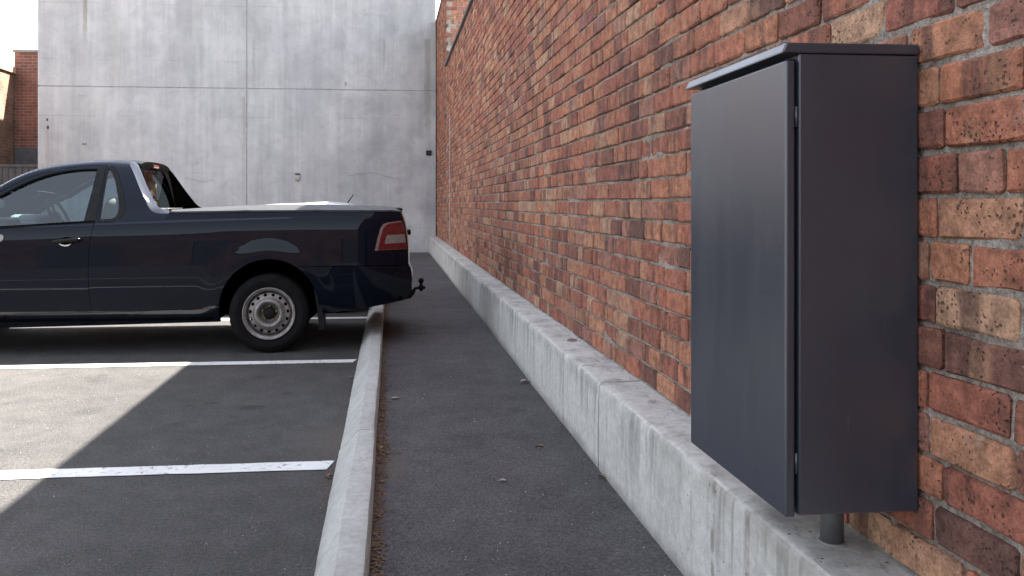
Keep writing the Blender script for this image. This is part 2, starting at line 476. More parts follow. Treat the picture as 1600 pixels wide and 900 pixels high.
def cabinet_paint():
    m = M('cabinet_paint'); p = m.pos(); x, y, z = m.xyz(p)
    v1 = m.noise(m.comb(m.math('MULTIPLY', x, 9), m.math('MULTIPLY', y, 9), m.math('MULTIPLY', z, 1.1)), 1.0, 5, .6)
    v2 = m.noise(p, 2.4, 4); f = m.noise(p, 420, 2)
    c = m.ramp(v2, [(.3, (.024, .030, .044)), (.7, (.029, .036, .051))])
    k = m.ss(v1, .35, .7, .97, 1.05); c = m.mix(1.0, c, m.comb(k, k, k), 'MULTIPLY')
    scr = m.noise(m.comb(m.math('MULTIPLY', x, 60), m.math('MULTIPLY', y, 60), m.math('MULTIPLY', z, 5)), 1.0, 2)
    gate = m.ss(m.noise(p, 3.1, 2), .56, .66)
    sc = m.math('MULTIPLY', m.ss(scr, .66, .74), m.math('MULTIPLY', gate, .22))
    c = m.mix(sc, c, (.22, .225, .235))
    v = m.voro(p, 38); sp = m.math('MULTIPLY', m.math('SUBTRACT', 1.0, m.ss(v[0], .03, .055)), m.ss(m.noise(p, 5, 2), .56, .62))
    c = m.mix(m.math('MULTIPLY', sp, .6), c, (.35, .34, .33))
    m.set(Base_Color=c, Roughness=m.ss(v1, .3, .7, .33, .40), Normal=m.bump(m.math('ADD', m.math('MULTIPLY', f, .15), m.noise(p, 2.2, 2)), .10, .02))
    m.p.inputs['Specular IOR Level'].default_value = .9
    m.set(Coat_Weight=.5, Coat_Roughness=.28)
    return m.m

MAT = dict(
    brick=brick_material('fired_brick', True), brick_mass=brick_material('fired_brick_mass', False),
    brick_end=brick_material('fired_brick_end', False, 'X'),
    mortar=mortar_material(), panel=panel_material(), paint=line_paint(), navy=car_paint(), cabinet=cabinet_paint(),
    plinth=old_concrete('plinth_concrete', (.45, .435, .405), (.585, .565, .53), .5, top=.45, foot=.05, dirt=.5, run=(on_x(1110, 850, .95).y, on_x(880, 640, .95).y, on_x(1165, 880, .95).y)),
    kerb=old_concrete('kerb_concrete', (.37, .36, .34), (.45, .438, .415), .25, foot=.0, dirt=.22),
    lot=asphalt('lot_asphalt', (.060, .0575, .0565), (.077, .0735, .0715),
                [(395, 637, .10, .07, (.03, .029, .028), .75), (330, 630, .07, .045, (.03, .029, .028), .6), (365, 652, .05, .04, (.03, .029, .028), .35),
                 (500, 690, .16, .35, (.12, .10, .08), .25), (535, 690, .12, .5, (.12, .095, .075), .3), (290, 634, .06, .03, (.035, .034, .032), .4)]),
    path=asphalt('path_asphalt', (.076, .069, .072), (.096, .088, .091),
                 [(612, 745, .09, .3, (.12, .105, .09), .6), (588, 690, .075, 2.4, (.085, .052, .034), .75)], chip=.6),
    wheelgap=simple('wheel_well_black', (.0018, .0018, .0018), .95, spec=.02),
    rubber=simple('tyre_rubber', (.0065, .0065, .0075), .8, spec=.12, var=.25, vs=14, bump=.3),
    steel=simple('wheel_steel', (.205, .192, .182), .42, metal=.45, var=.3, vs=16),
    steeldirt=simple('wheel_steel_hub', (.17, .12, .09), .6, metal=.35, var=.4, vs=30),
    black=simple('black_plastic', (.005, .005, .0055), .55, spec=.2),
    trim=simple('window_trim_black', (.0035, .0033, .0038), .3, var=.0, spec=.2),
    chrome=simple('bright_trim', (.62, .62, .64), .22, metal=.9),
    vinyl=simple('tonneau_vinyl', (.040, .040, .044), .5, spec=.3, var=.12, vs=5, bump=.2, bs=220),
    glass=glass_material('cab_glass', (.37, .49, .53), 1.7), darkglass=glass_material('rear_glass', (.42, .405, .38), .16),
    seat=simple('seat_cloth', (.30, .29, .275), .9), dash=simple('dashboard_vinyl', (.30, .33, .33), .7), cabdark=simple('cab_lining', (.06, .065, .075), .85),
    redlens=simple('red_lens', (.105, .003, .007), .16, var=.15, vs=40, coat=.6), whitelens=simple('clear_lens', (.17, .15, .14), .2, var=.3, vs=90, coat=1.0),
    lenschrome=simple('lamp_surround', (.24, .19, .17), .3, metal=.4),
    white=simple('white_car_paint', (.80, .80, .80), .3, coat=1.0, var=.03), fence=simple('grey_fence_steel', (.115, .11, .11), .55, var=.1),
    galv=simple('grey_flashing', (.16, .165, .17), .5, metal=.3), coping=simple('coping_steel', (.10, .10, .105), .5, metal=.2),
    sealant=simple('grey_sealant', (.36, .33, .31), .8), recess=simple('joint_filler', (.33, .32, .305), .9),
    redbrick=far_brick_material('red_brick_face', (.25, .10, .072), (.17, .068, .052), (.24, .20, .175), 'X'),
    brownbrick=far_brick_material('brown_brick_side', (.30, .175, .115), (.22, .12, .08), (.26, .22, .19), 'Y'),
    sandcap=simple('sandstone_cap', (.55, .38, .25), .8), render=simple('grey_render', (.105, .105, .115), .8),
    palebox=simple('pale_box', (.38, .35, .28), .6), darkbox=simple('dark_box', (.028, .028, .03), .6),
    leaf=simple('dry_leaf', (.22, .13, .07), .8, var=.45, vs=60), paleleaf=simple('pale_dry_leaf', (.36, .29, .235), .8, var=.2, vs=60),
    litter=simple('leaf_litter', (.165, .095, .055), .9, var=.55, vs=90), grit=simple('pale_grit', (.50, .47, .43), .8, var=.4, vs=70),
    soil=simple('dirt', (.085, .062, .045), .95, var=.4, vs=30, bump=.6), roof=simple('flat_roof', (.30, .30, .30), .9),
    ground=simple('distant_asphalt', (.10, .098, .095), .9))

# ================================================================== SETTING
PATH_Z, PLINTH_X, PLINTH_Z, WALL_X = .05, .95, .45, 1.14
WALL_Y = 20.6                                    # concrete wall face
KERB_L, KERB_R = -.262, -.066

def sheet(name, x0, y0, x1, y1, z, mat, parent=None):
    return mesh_obj(name, [(x0, y0, z), (x1, y0, z), (x1, y1, z), (x0, y1, z)], [(0, 1, 2, 3)], mat, parent)
g = sheet('ground', -400, -400, 400, 400, -.012, MAT['ground']); g['kind'] = 'structure'
lot = sheet('parking_lot', -34, -18.95, KERB_R - .01, 32, 0.0, MAT['lot']); lot['kind'] = 'structure'
# the asphalt footpath between kerb and plinth, slightly uneven
pv, pf = [], []
nx, ny = 8, 120
for j in range(ny + 1):
    for i in range(nx + 1):
        x = KERB_R - .012 + (PLINTH_X + .03 - KERB_R + .012) * i / nx; y = -9 + (WALL_Y + 9) * j / ny
        pv.append((x, y, PATH_Z + random.uniform(-.0016, .0016)))
for j in range(ny):
    for i in range(nx):
        a = j * (nx + 1) + i; pf.append((a, a + 1, a + nx + 2, a + nx + 1))
path = mesh_obj('footpath', pv, pf, MAT['path'], smooth=True); path['kind'] = 'structure'

# painted bay lines, hand-laid: ragged ends and edges
def bay_line(y_mid, x_end, wd, tilt=0.0):
    vs, fs = [], []
    xs = np.linspace(-9.5, x_end, 90)
    for i, x in enumerate(xs):
        e = random.uniform(-.0035, .0035)
        sk = .02 if i == len(xs) - 1 else 0
        yy = y_mid + tilt * (x - x_end)
        vs += [(x - sk, yy - wd / 2 + e, .0045), (x + sk * .5, yy + wd / 2 + random.uniform(-.0035, .0035), .0045)]
        if i: k = 2 * i; fs.append((k - 2, k, k + 1, k - 1))
    return mesh_obj('painted_line', vs, fs, MAT['paint'], lot)
for k, (p_hi, p_lo, pe) in enumerate((((300, 727), (300, 742), (518, 729)), ((300, 565.5), (300, 573), (555, 567)), ((540, 495.2), (540, 499.2), (576, 497)))):
    a, b, e = on_z(*p_hi), on_z(*p_lo), on_z(*pe)
    bay_line((a.y + b.y) / 2, e.x, max(.095, min(.13, a.y - b.y)), 0.0)
for yk in (1.3, 11.75, 14.35, 16.95): bay_line(yk, on_z(576, 497).x, .1)

# ---------------- kerb
kerb = bpy.data.objects.new('kerb', None); COL.objects.link(kerb); kerb['kind'] = 'structure'
prof = [(-.262, -.02), (-.257, .02), (-.215, .069), (-.174, .1165), (-.163, .1240), (-.128, .1265), (-.093, .1275), (-.082, .1235), (-.0755, .108), (-.066, -.02)]
def kerb_stone(y0, y1):
    n = max(6, int((y1 - y0) / .10)); vs, fs = [], []
    ph = random.uniform(0, 9)
    for j in range(n + 1):
        y = y0 + .006 + (y1 - y0 - .012) * j / n
        endr = .006 if j in (0, n) else 0
        for i, (x, z) in enumerate(prof):
            wv = .0025 * math.sin(y * 2.1 + ph + i * .5) + random.uniform(-.0014, .0014)
            # hand-trowelled wander of the sloping face
            sl = .010 * math.sin(y * 1.3 + 1.0) if 2 <= i <= 4 else 0
            vs.append((x + wv + sl - (.0 if i < 6 else -0.0), y, z + wv * .8 - (endr if 2 <= i <= 8 else 0)))
    m = len(prof)
    for j in range(n):
        for i in range(m - 1):
            a = j * m + i; fs.append((a, a + m, a + m + 1, a + 1))
    fs.append(tuple(range(m))); fs.append(tuple(n * m + i for i in range(m))[::-1])
    o = mesh_obj('kerb_stone', vs, fs, MAT['kerb'], kerb, True)
    o.data.set_sharp_from_angle(angle=R(24))
    return o
yj = on_z(572, 670, .125).y
ys = [yj - 2.4 * 3, yj - 2.4 * 2, yj - 2.4] + [yj + 2.4 * k for k in range(0, 7)] + [WALL_Y - .02]
ys = [y for y in ys if y < WALL_Y - .3] + [WALL_Y - .02]
for a, b in zip(ys, ys[1:]): kerb_stone(a, b)
bk = box('kerb_bedding', (-.185, ys[0], -.03), (KERB_R - .012, WALL_Y, .075), MAT['soil'], kerb)

# ---------------- plinth along the wall
plinth = thing('concrete_plinth', 'low stained concrete plinth running along the foot of the long brick wall', 'plinth', (1.05, 6, 0))
pp = [(PLINTH_X + .004, 0.0), (PLINTH_X + .001, .1), (PLINTH_X, .25), (PLINTH_X, .40), (PLINTH_X + .001, .432), (PLINTH_X + .007, .443), (PLINTH_X + .018, .449), (PLINTH_X + .05, .4505), (PLINTH_X + .12, .451), (WALL_X + .03, .452)]
def plinth_part(y0, y1):
    n = max(4, int((y1 - y0) / .12)); vs, fs = [], []
    for j in range(n + 1):
        y = y0 + .009 + (y1 - y0 - .018) * j / n
        arr = random.uniform(0, .005) if random.random() < .8 else random.uniform(.004, .011)
        wav = .004 * math.sin(y * .9) + .002 * math.sin(y * 3.3)
        for i, (x, z) in enumerate(pp):
            dx = arr if 3 <= i <= 5 else 0; dz = -arr * .7 if 4 <= i <= 6 else random.uniform(-.001, .001)
            vs.append((x + wav + dx, y, z + dz))
    m = len(pp)
    for j in range(n):
        for i in range(m - 1):
            a = j * m + i; fs.append((a, a + m, a + m + 1, a + 1))
    vs += [(WALL_X + .03, y0 + .009, 0), (WALL_X + .03, y1 - .009, 0)]
    fs.append(tuple(range(m)) + (len(vs) - 2,)); fs.append(tuple(n * m + i for i in range(m))[::-1] + (len(vs) - 1,))
    o = mesh_obj('plinth_section', vs, fs, MAT['plinth'], None, True)
    keep(o, plinth)
    o.data.set_sharp_from_angle(angle=R(30))
pj = on_x(935, 740, PLINTH_X).y
pj2 = on_z(1115, 765, PLINTH_Z).y
for a, b in ((-9, -2.6), (-2.6, pj), (pj, pj + 3.1), (pj + 3.1, pj + 6.2), (pj + 6.2, pj + 9.3), (pj + 9.3, pj + 12.9), (pj + 12.9, WALL_Y)):
    plinth_part(a, b)
keep(box('plinth_core', (PLINTH_X + .02, -9, 0), (WALL_X + .03, WALL_Y, .425), MAT['recess']), plinth)

# ---------------- brick walls, every brick a solid
COURSE, BL, JT = .0925, .238, .011
def brick_mesh_data(L, H, D, rnd):
    """a worn brick: irregular arris, the face at local x=0 looking to -x, length along y"""
    h2, l2 = H / 2, L / 2
    j = lambda a: rnd.uniform(-a, a)
    o1 = []                                       # rounded, chipped corners and one knock along each long arris
    for sx, sz in ((-1, -1), (1, -1), (1, 1), (-1, 1)):
        c = rnd.uniform(.004, .010) if rnd.random() < .7 else rnd.uniform(.010, .020)
        d = rnd.uniform(.003, .008) if rnd.random() < .7 else rnd.uniform(.008, .014)
        p1 = (sx * l2, sz * (h2 - d)); p2 = (sx * (l2 - c), sz * h2)
        pair = [p1, p2] if sx * sz > 0 else [p2, p1]
        o1 += pair
        if len(o1) in (2, 7): pass
        if (sx, sz) in ((-1, -1), (1, 1)): o1.append((rnd.uniform(-.25, .25) * L, sz * (h2 - rnd.uniform(0, .0035))))
    o1 = [(a + j(.0015), b + j(.0016)) for a, b in o1]
    N = len(o1)
    tilt_y, tilt_z = j(.008), j(.018)
    v = [(D, a, b) for a, b in o1]
    v += [(.0055 + j(.0015), a, b) for a, b in o1]
    for a, b in o1:
        i1 = rnd.uniform(.004, .0085)
        aa = a - math.copysign(i1, a) if abs(a) > l2 * .8 else a
        bb = b - math.copysign(i1 * .9, b)
        v.append((tilt_y * aa + tilt_z * bb + j(.0009), aa, bb))
    f = []
    for s in (0, N):
        for k in range(N): f.append((s + k, s + (k + 1) % N, s + N + (k + 1) % N, s + N + k))
    f.append(tuple(range(3 * N - 1, 2 * N - 1, -1)))
    return v, [q[::-1] for q in f]
def brick_var(L, n, seed):
    r = random.Random(seed); res = []
    for k in range(n):
        v, f = brick_mesh_data(L, COURSE - JT, .045, r)
        res.append((np.array(v), f))
    return res
LENS = {'s': BL - JT, 'h': .115, 'q': .172}
VARS = {k: brick_var(L, 14 if k == 's' else 7, 5 + i) for i, (k, L) in enumerate(LENS.items())}
VMESH = {}
for k in VARS:
    for i, (v, f) in enumerate(VARS[k]):
        me = bpy.data.meshes.new('brick'); me.from_pydata(v.tolist(), [], f); me.update()
        smooth_mesh(me); me.set_sharp_from_angle(angle=R(38)); me.materials.append(MAT['brick'])
        VMESH[(k, i)] = me
def lay(y0, y1, z0, z1, rnd):
    """(centre along the wall, centre z, kind): worn stretcher bond with the odd header thrown in"""
    res = []; n = int(round((z1 - z0) / COURSE))
    for c in range(n):
        z = z0 + (c + .5) * COURSE
        a = y0 - (BL / 2 if c % 2 else 0) - rnd.uniform(0, .03)
        while a < y1:
            u = rnd.random()
            kd = 's' if u < .76 else ('h' if u < .92 else 'q')
            L = LENS[kd]
            if a > y0 - .02 and a + L < y1 + .02: res.append((a + L / 2, z, kd))
            a += L + JT
    return res
def brick_mass(name, cells, place, mat, parent, rnd):
    vs, fs, tones, nv = [], [], [], 0
    for (a, z, kd) in cells:
        v, f = VARS[kd][rnd.randrange(len(VARS[kd]))]
        w = place(v, a, z, rnd)
        vs.append(w); t = rnd.random()
        for q in f: fs.append(tuple(i + nv for i in q)); tones.append(t)
        nv += len(v)
    me = bpy.data.meshes.new(name); me.from_pydata(np.concatenate(vs).tolist(), [], fs); me.update()
    at = me.attributes.new('tone', 'FLOAT', 'FACE'); at.data.foreach_set('value', tones)
    smooth_mesh(me); me.set_sharp_from_angle(angle=R(38)); me.materials.append(mat)
    o = link(bpy.data.objects.new(name, me)); o['kind'] = 'stuff'
    keep(o, parent)
    return o
A_TOP, B_TOP, B_Y = 4.12, 5.82, on_x(697, 95, WALL_X).y
wall = thing('brick_wall', 'long weathered red brick side wall with a thin steel coping, beside the footpath', 'wall', (1.3, 6, 0))
rb = random.Random(21)
cellsA = lay(-9.0, B_Y - .02, PLINTH_Z + .004, A_TOP - .03, rb)
CAB = (on_x(1438, 80, WALL_X).y, on_x(1079, 150, .854).y)          # near and far end of the cabinet
def area(cell):
    y, z, kd = cell; L = LENS[kd]; hh = (COURSE - JT) / 2
    if y - L / 2 < .3: return 0
    q = [project((WALL_X, y - L / 2, z)), project((WALL_X, y + L / 2, z)), project((WALL_X, y, z - hh)), project((WALL_X, y, z + hh))]
    if q[1][0] > 1600 or min(q[2][1], q[3][1]) > 900 or max(q[2][1], q[3][1]) < 0: return 0
    cx, cy = (q[0][0] + q[1][0]) / 2, (q[2][1] + q[3][1]) / 2
    if 1100 < q[1][0] and q[0][0] < 1425 and 150 < cy < 700: return 0    # wholly behind the cabinet
    return abs(q[0][0] - q[1][0]) * abs(q[3][1] - q[2][1])
order = sorted(range(len(cellsA)), key=lambda i: -area(cellsA[i]))
single = set(order[:298])
for i in order[:298]:
    y, z, kd = cellsA[i]
    k = rb.randrange(len(VARS[kd]))
    o = bpy.data.objects.new('brick', VMESH[(kd, k)])
    o.location = (WALL_X + rb.uniform(-.0035, .0035), y, z + rb.uniform(-.0015, .0015))
    o.rotation_euler = (rb.uniform(-.007, .007), 0, rb.uniform(-.012, .012))
    COL.objects.link(o); keep(o, wall)
def place_A(v, a, z, r):
    w = v.copy(); t = r.uniform(-.006, .006)
    w[:, 2] += w[:, 1] * t
    return w + np.array((WALL_X + r.uniform(-.0035, .0035), a, z))
brick_mass('brickwork', [c for i, c in enumerate(cellsA) if i not in single], place_A, MAT['brick_mass'], wall, rb)
# the mortar bed: a rough sheet, raked and smeared unevenly
mv, mf = [], []
ygrid = np.concatenate([np.arange(-9, 1.0, .5), np.arange(1.0, 4.2, .03), np.arange(4.2, B_Y, .25), [B_Y]])
zgrid = np.concatenate([np.arange(PLINTH_Z - .03, 2.0, .0231), np.arange(2.0, A_TOP - .02, .15), [A_TOP - .02]])
for y in ygrid:
    for z in zgrid:
        cl = mnoise.noise((y * 3.1, z * 4.3, 1.7)) + .6 * mnoise.noise((y * 11, z * 17, 5.0))
        mv.append((WALL_X + .0135 - .0095 * min(1, max(0, cl * 1.3 + .15)) + random.uniform(-.003, .0025), y, z))
nz = len(zgrid)
for i in range(len(ygrid) - 1):
    for j in range(nz - 1):
        a = i * nz + j; mf.append((a, a + 1, a + nz + 1, a + nz))
keep(mesh_obj('mortar', mv, mf, MAT['mortar'], None, True), wall)
keep(box('wall_core', (WALL_X + .02, -9, 0), (9.0, B_Y - .003, A_TOP - .02), MAT['roof']), wall)
keep(box('coping', (WALL_X - .035, -9.01, A_TOP - .028), (WALL_X + .36, B_Y - .004, A_TOP + .012), MAT['coping'], None, .004, 1), wall)
keep(box('sealant_joint', (WALL_X - .004, on_x(703, 300, WALL_X).y, PLINTH_Z + .005), (WALL_X + .014, on_x(703, 300, WALL_X).y + .13, 3.0), MAT['sealant']), wall)

blk = thing('brick_building', 'taller red brick building block at the far end of the long wall', 'building', (4, 18, 0))
cellsB = lay(B_Y + .01, WALL_Y - .005, PLINTH_Z + .004, B_TOP - .04, rb)
brick_mass('side_brickwork', cellsB, place_A, MAT['brick_mass'], blk, rb)
def place_end(v, a, z, r):                      # bricks on the end wall that faces the camera
    w = np.empty_like(v); w[:, 0] = v[:, 1] + a; w[:, 1] = v[:, 0] + B_Y + .008; w[:, 2] = v[:, 2] + z
    w[:, 0] = 2 * a - w[:, 0]
    return w
cellsE = lay(WALL_X + .01, 4.0, A_TOP + .02, B_TOP - .04, rb)
brick_mass('end_brickwork', cellsE, place_end, MAT['brick_end'], blk, rb)
keep(box('block_core', (WALL_X + .012, B_Y + .018, 0), (9, WALL_Y + 6, B_TOP - .02), MAT['mortar']), blk)
keep(box('parapet_cap', (WALL_X - .02, B_Y - .012, B_TOP - .04), (9.02, WALL_Y + 6.01, B_TOP + .01), MAT['coping'], None, .004, 1), blk)

# ---------------- concrete building across the end
cb = thing('concrete_building', 'tall bare concrete building of large cast panels closing the end of the lot', 'building', (-3.6, 24, 0))
xl, xm, xr = on_y(59, 200, WALL_Y).x, on_y(385.5, 200, WALL_Y).x, WALL_X - .012
zj, TOP = on_y(385, 138.5, WALL_Y).z, 8.2
G = .013
for (x0, x1) in ((xl, xm - G), (xm + G, xr)):
    for (z0, z1) in ((-.02, zj - G), (zj + G, TOP)):
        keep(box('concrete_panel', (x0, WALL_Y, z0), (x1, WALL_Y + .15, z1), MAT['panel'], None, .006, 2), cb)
keep(box('building_core', (xl + .03, WALL_Y + .012, 0), (xr - .005, WALL_Y + 10, TOP - .03), MAT['recess']), cb)
pj_ = thing('junction_box', 'small pale junction box on the concrete wall above the utility tray', 'junction box', on_y(465, 275, WALL_Y))
q = on_y(465, 275, WALL_Y)
keep(box('box_body', (q.x - .055, WALL_Y - .05, q.z - .10), (q.x + .055, WALL_Y + .002, q.z + .02), MAT['palebox'], None, .008), pj_)
keep(box('box_cover', (q.x - .058, WALL_Y - .045, q.z + .022), (q.x + .058, WALL_Y + .002, q.z + .065), MAT['darkbox'], None, .006), pj_)
keep(tube('conduit', [(q.x, WALL_Y - .02, q.z - .10), (q.x, WALL_Y - .02, q.z - .13)], .012, MAT['palebox']), pj_)
q = on_y(670, 239, WALL_Y)
vt = thing('wall_vent', 'small square black vent near the right edge of the concrete wall', 'vent', q)
keep(box('vent_frame', (q.x - .07, WALL_Y - .03, q.z - .065), (q.x + .07, WALL_Y + .002, q.z + .065), MAT['darkbox'], None, .008), vt)
for k in range(3): keep(box('louvre', (q.x - .05, WALL_Y - .042, q.z - .045 + k * .034), (q.x + .05, WALL_Y - .028, q.z - .03 + k * .034), MAT['black']), vt)
# the dark fixings left in the wall
for px, py, s in ((74, 187, .03), (75, 199, .035), (130, 225, .022), (134, 225, .022), (280, 260, .018), (309, 255, .018), (339, 229, .018), (540, 131, .05), (127, 149, .03)):
    q = on_y(px, py, WALL_Y)
    keep(box('wall_fixing', (q.x - s * (2.2 if py == 149 else .6), WALL_Y - .012, q.z - s * (.5 if py == 149 else 1.0)), (q.x + s * (2.2 if py == 149 else .6), WALL_Y + .002, q.z + s * (.5 if py == 149 else 1.0)), MAT['recess'] if px > 200 else MAT['darkbox'] if py > 150 else MAT['sealant'], None, .004, 1), cb)


# ---------------- far left: brick buildings and a steel fence
YB = 26.0
xr0, xr1 = on_y(22.5, 100, YB).x, on_y(75, 100, YB).x
zt = on_y(40, 78, YB).z
zb = on_y(40, 231, YB).z
rbld = thing('red_brick_building', 'dark red brick building seen left of the concrete building', 'building', ((xr0 + xr1) / 2, YB + 3, 0))
keep(box('wall_face', (xr0, YB, zb), (xr1 + 4, YB + 6, zt - .07), MAT['redbrick']), rbld)
keep(box('parapet_cap', (xr0 - .04, YB - .04, zt - .07), (xr1 + 4.04, YB + 6.04, zt), MAT['galv']), rbld)
keep(box('rendered_base', (xr0 + .02, YB - .03, 0), (xr1 + 4, YB + 5.9, zb - .002), MAT['render']), rbld)
bbld = thing('brown_brick_building', 'brown brick building with a pale sloping parapet at the left edge', 'building', (xr0 - 4, 22, 0))
zs = on_y(22, 105, YB).z
keep(box('wall_face', (xr0 - 9, 14.5, 0), (xr0 - .012, YB + 4, zs - .2), MAT['brownbrick']), bbld)
keep(box('parapet_cap', (xr0 - 9.03, 14.4, zs - .198), (xr0 + .05, YB + 4.05, zs), MAT['sandcap'], None, .01), bbld)
YF = 22.6
fz = on_y(30, 259, YF).z
xf1 = on_y(62, 270, YF).x + .5
fn = thing('steel_fence', 'grey ribbed steel fence behind the cab roof, left of the concrete building', 'fence', (xf1 - 3, YF, 0))
for k in range(7):
    x1 = xf1 - k * 1.15; x0 = x1 - 1.14
    vs, fs = [], []
    n = 7; st = (x1 - x0) / n; xs = []
    for i in range(n):
        a = x0 + i * st
        xs += [(a, 0), (a + st * .10, .03), (a + st * .22, .03), (a + st * .34, 0)]
    xs.append((x1, 0))
    for (x, d) in xs: vs += [(x, YF - d, .04), (x, YF - d, fz - .03)]
    for i in range(len(xs) - 1): fs.append((2 * i, 2 * i + 2, 2 * i + 3, 2 * i + 1))
    keep(mesh_obj('fence_panel', vs, fs, MAT['fence']), fn)
keep(box('top_rail', (xf1 - 8.1, YF - .045, fz - .032), (xf1, YF + .03, fz + .03), MAT['fence'], None, .006), fn)
keep(box('bottom_rail', (xf1 - 8.1, YF - .04, .0), (xf1, YF + .03, .06), MAT['fence'], None, .006), fn)

# ---------------- the building across the lot, behind the camera: only its reflection shows
opp = thing('opposite_building', 'low brown brick warehouse across the lot, mirrored in the dark utility flank', 'building', (-8, -15, 0))
keep(box('wall_face', (-36, -26, 0), (44, -19, 5.2), far_brick_m := far_brick_material('warehouse_brick', (.22, .125, .085), (.17, .09, .065), (.25, .22, .19), 'X')), opp)
keep(box('parapet_cap', (-36.05, -26.05, 5.202), (44.05, -18.95, 5.35), MAT['galv']), opp)
for k in range(4):
    x = -20 + k * 6.2
    keep(box('roller_door', (x, -19.02, .01), (x + 3.2, -18.97, 3.0), MAT['fence']), opp)

# ================================================================== THE UTILITY
YC, HW = 8.02, .92
RW, FW = on_y(420, 491, 7.12), None              # rear wheel centre on the near side
RWX, RWZ, TYRE_R = RW.x, .336, .336
FWX = RWX - 3.02
ARX, ARZ, ARR = RWX + .004, .385, .415           # wheel arch
def lerp(a, b, t): return a + (b - a) * t
def sstep(a, b, v):
    t = min(1, max(0, (v - a) / (b - a))); return t * t * (3 - 2 * t)
WT = [(.10, -.12), (.24, -.075), (.33, -.040), (.43, -.016), (.55, -.003), (.66, 0), (.78, -.0022), (.92, -.0085), (1.0, -.0150), (1.05, -.0225), (1.085, -.0310),
      (1.12, -.0455), (1.20, -.086), (1.35, -.152), (1.50, -.226), (1.58, -.272), (1.63, -.310), (1.66, -.342), (1.72, -.42)]
WX = [a for a, _ in WT]; WY = [b for _, b in WT]
WM = []
for i in range(len(WT)):
    if i == 0: WM.append((WY[1] - WY[0]) / (WX[1] - WX[0]))
    elif i == len(WT) - 1: WM.append((WY[-1] - WY[-2]) / (WX[-1] - WX[-2]))
    else:
        d0 = (WY[i] - WY[i - 1]) / (WX[i] - WX[i - 1]); d1 = (WY[i + 1] - WY[i]) / (WX[i + 1] - WX[i])
        WM.append(0 if d0 * d1 <= 0 else 2 * d0 * d1 / (d0 + d1))
def wtab(z):
    if z <= WX[0]: return WY[0] + WM[0] * (z - WX[0])
    if z >= WX[-1]: return WY[-1] + WM[-1] * (z - WX[-1])
    i = max(k for k in range(len(WX)) if WX[k] <= z); i = min(i, len(WX) - 2)
    h = WX[i + 1] - WX[i]; t = (z - WX[i]) / h
    return (WY[i] * (1 + 2 * t) * (1 - t) ** 2 + h * WM[i] * t * (1 - t) ** 2 + WY[i + 1] * t * t * (3 - 2 * t) + h * WM[i + 1] * t * t * (t - 1))
ROOFX, ROOFZ = [], []
def crease_z(x): return lerp(1.067, 1.125, min(1.35, max(-.5, (x + 3.1) / 1.7)))
def W(x, z):
    zc = crease_z(x)
    k = min(1, max(0, (z - .3) / .78)) * (1 - sstep(1.2, 1.6, z))
    v = HW + wtab(z - (zc - 1.085) * k)
    for cx in (RWX, FWX):
        r = math.hypot(x - cx, (z - ARZ))
        v += .012 * (1 - sstep(.43, .62, r)) * sstep(.30, .46, z)
    v -= .012 * ((x + 2) / 2) ** 2
    if x > -3.9: v -= .0075 * sstep(zc - .004, zc + .016, z) * (1 - sstep(-.5, -.1, x))
    if ROOFX and x < -2.05 and z > 1.08:
        v -= .055 * sstep(1.08, 1.25, z) * min(1, max(0, 1 - (float(np.interp(x, ROOFX, ROOFZ)) - z) / .042)) ** 2
    if x > -.34: v -= .175 * ((x + .34) / .54) ** 2.2
    if x < -4.1: v -= .22 * ((-4.1 - x) / .8) ** 2.2
    return max(.2, v)
def T(px, py, off=0.0):
    y = YC - HW
    for _ in range(5):
        q = on_y(px, py, y); y = YC - W(q.x, q.z) - off
    q = on_y(px, py, y)
    return (q.x, q.z)
def TT(pts, off=0.0): return [T(a, b, off) for a, b in pts]
def spline(pts, n=4):
    res = []
    for i in range(len(pts) - 1):
        p0, p1, p2, p3 = pts[max(0, i - 1)], pts[i], pts[i + 1], pts[min(len(pts) - 1, i + 2)]
        for k in range(n):
            t = k / n
            res.append(tuple(.5 * ((2 * p1[c]) + (-p0[c] + p2[c]) * t + (2 * p0[c] - 5 * p1[c] + 4 * p2[c] - p3[c]) * t * t + (-p0[c] + 3 * p1[c] - 3 * p2[c] + p3[c]) * t ** 3) for c in (0, 1)))
    return res + [tuple(pts[-1])]
def inside(P, poly):
    x, y = P[:, 0], P[:, 1]; c = np.zeros(len(P), bool); n = len(poly)
    for i in range(n):
        x1, y1 = poly[i]; x2, y2 = poly[(i + 1) % n]
        if y1 == y2: continue
        k = ((y1 > y) != (y2 > y)) & (x < (x2 - x1) * (y - y1) / (y2 - y1) + x1)
        c ^= k
    return c
def resample(poly, sp):
    res = []; n = len(poly)
    for i in range(n):
        a, b = poly[i], poly[(i + 1) % n]
        L = math.hypot(b[0] - a[0], b[1] - a[1])
        if L < 1e-4: continue
        m = max(1, int(math.ceil(L / sp)))
        for k in range(m): res.append((lerp(a[0], b[0], k / m), lerp(a[1], b[1], k / m)))
    return res
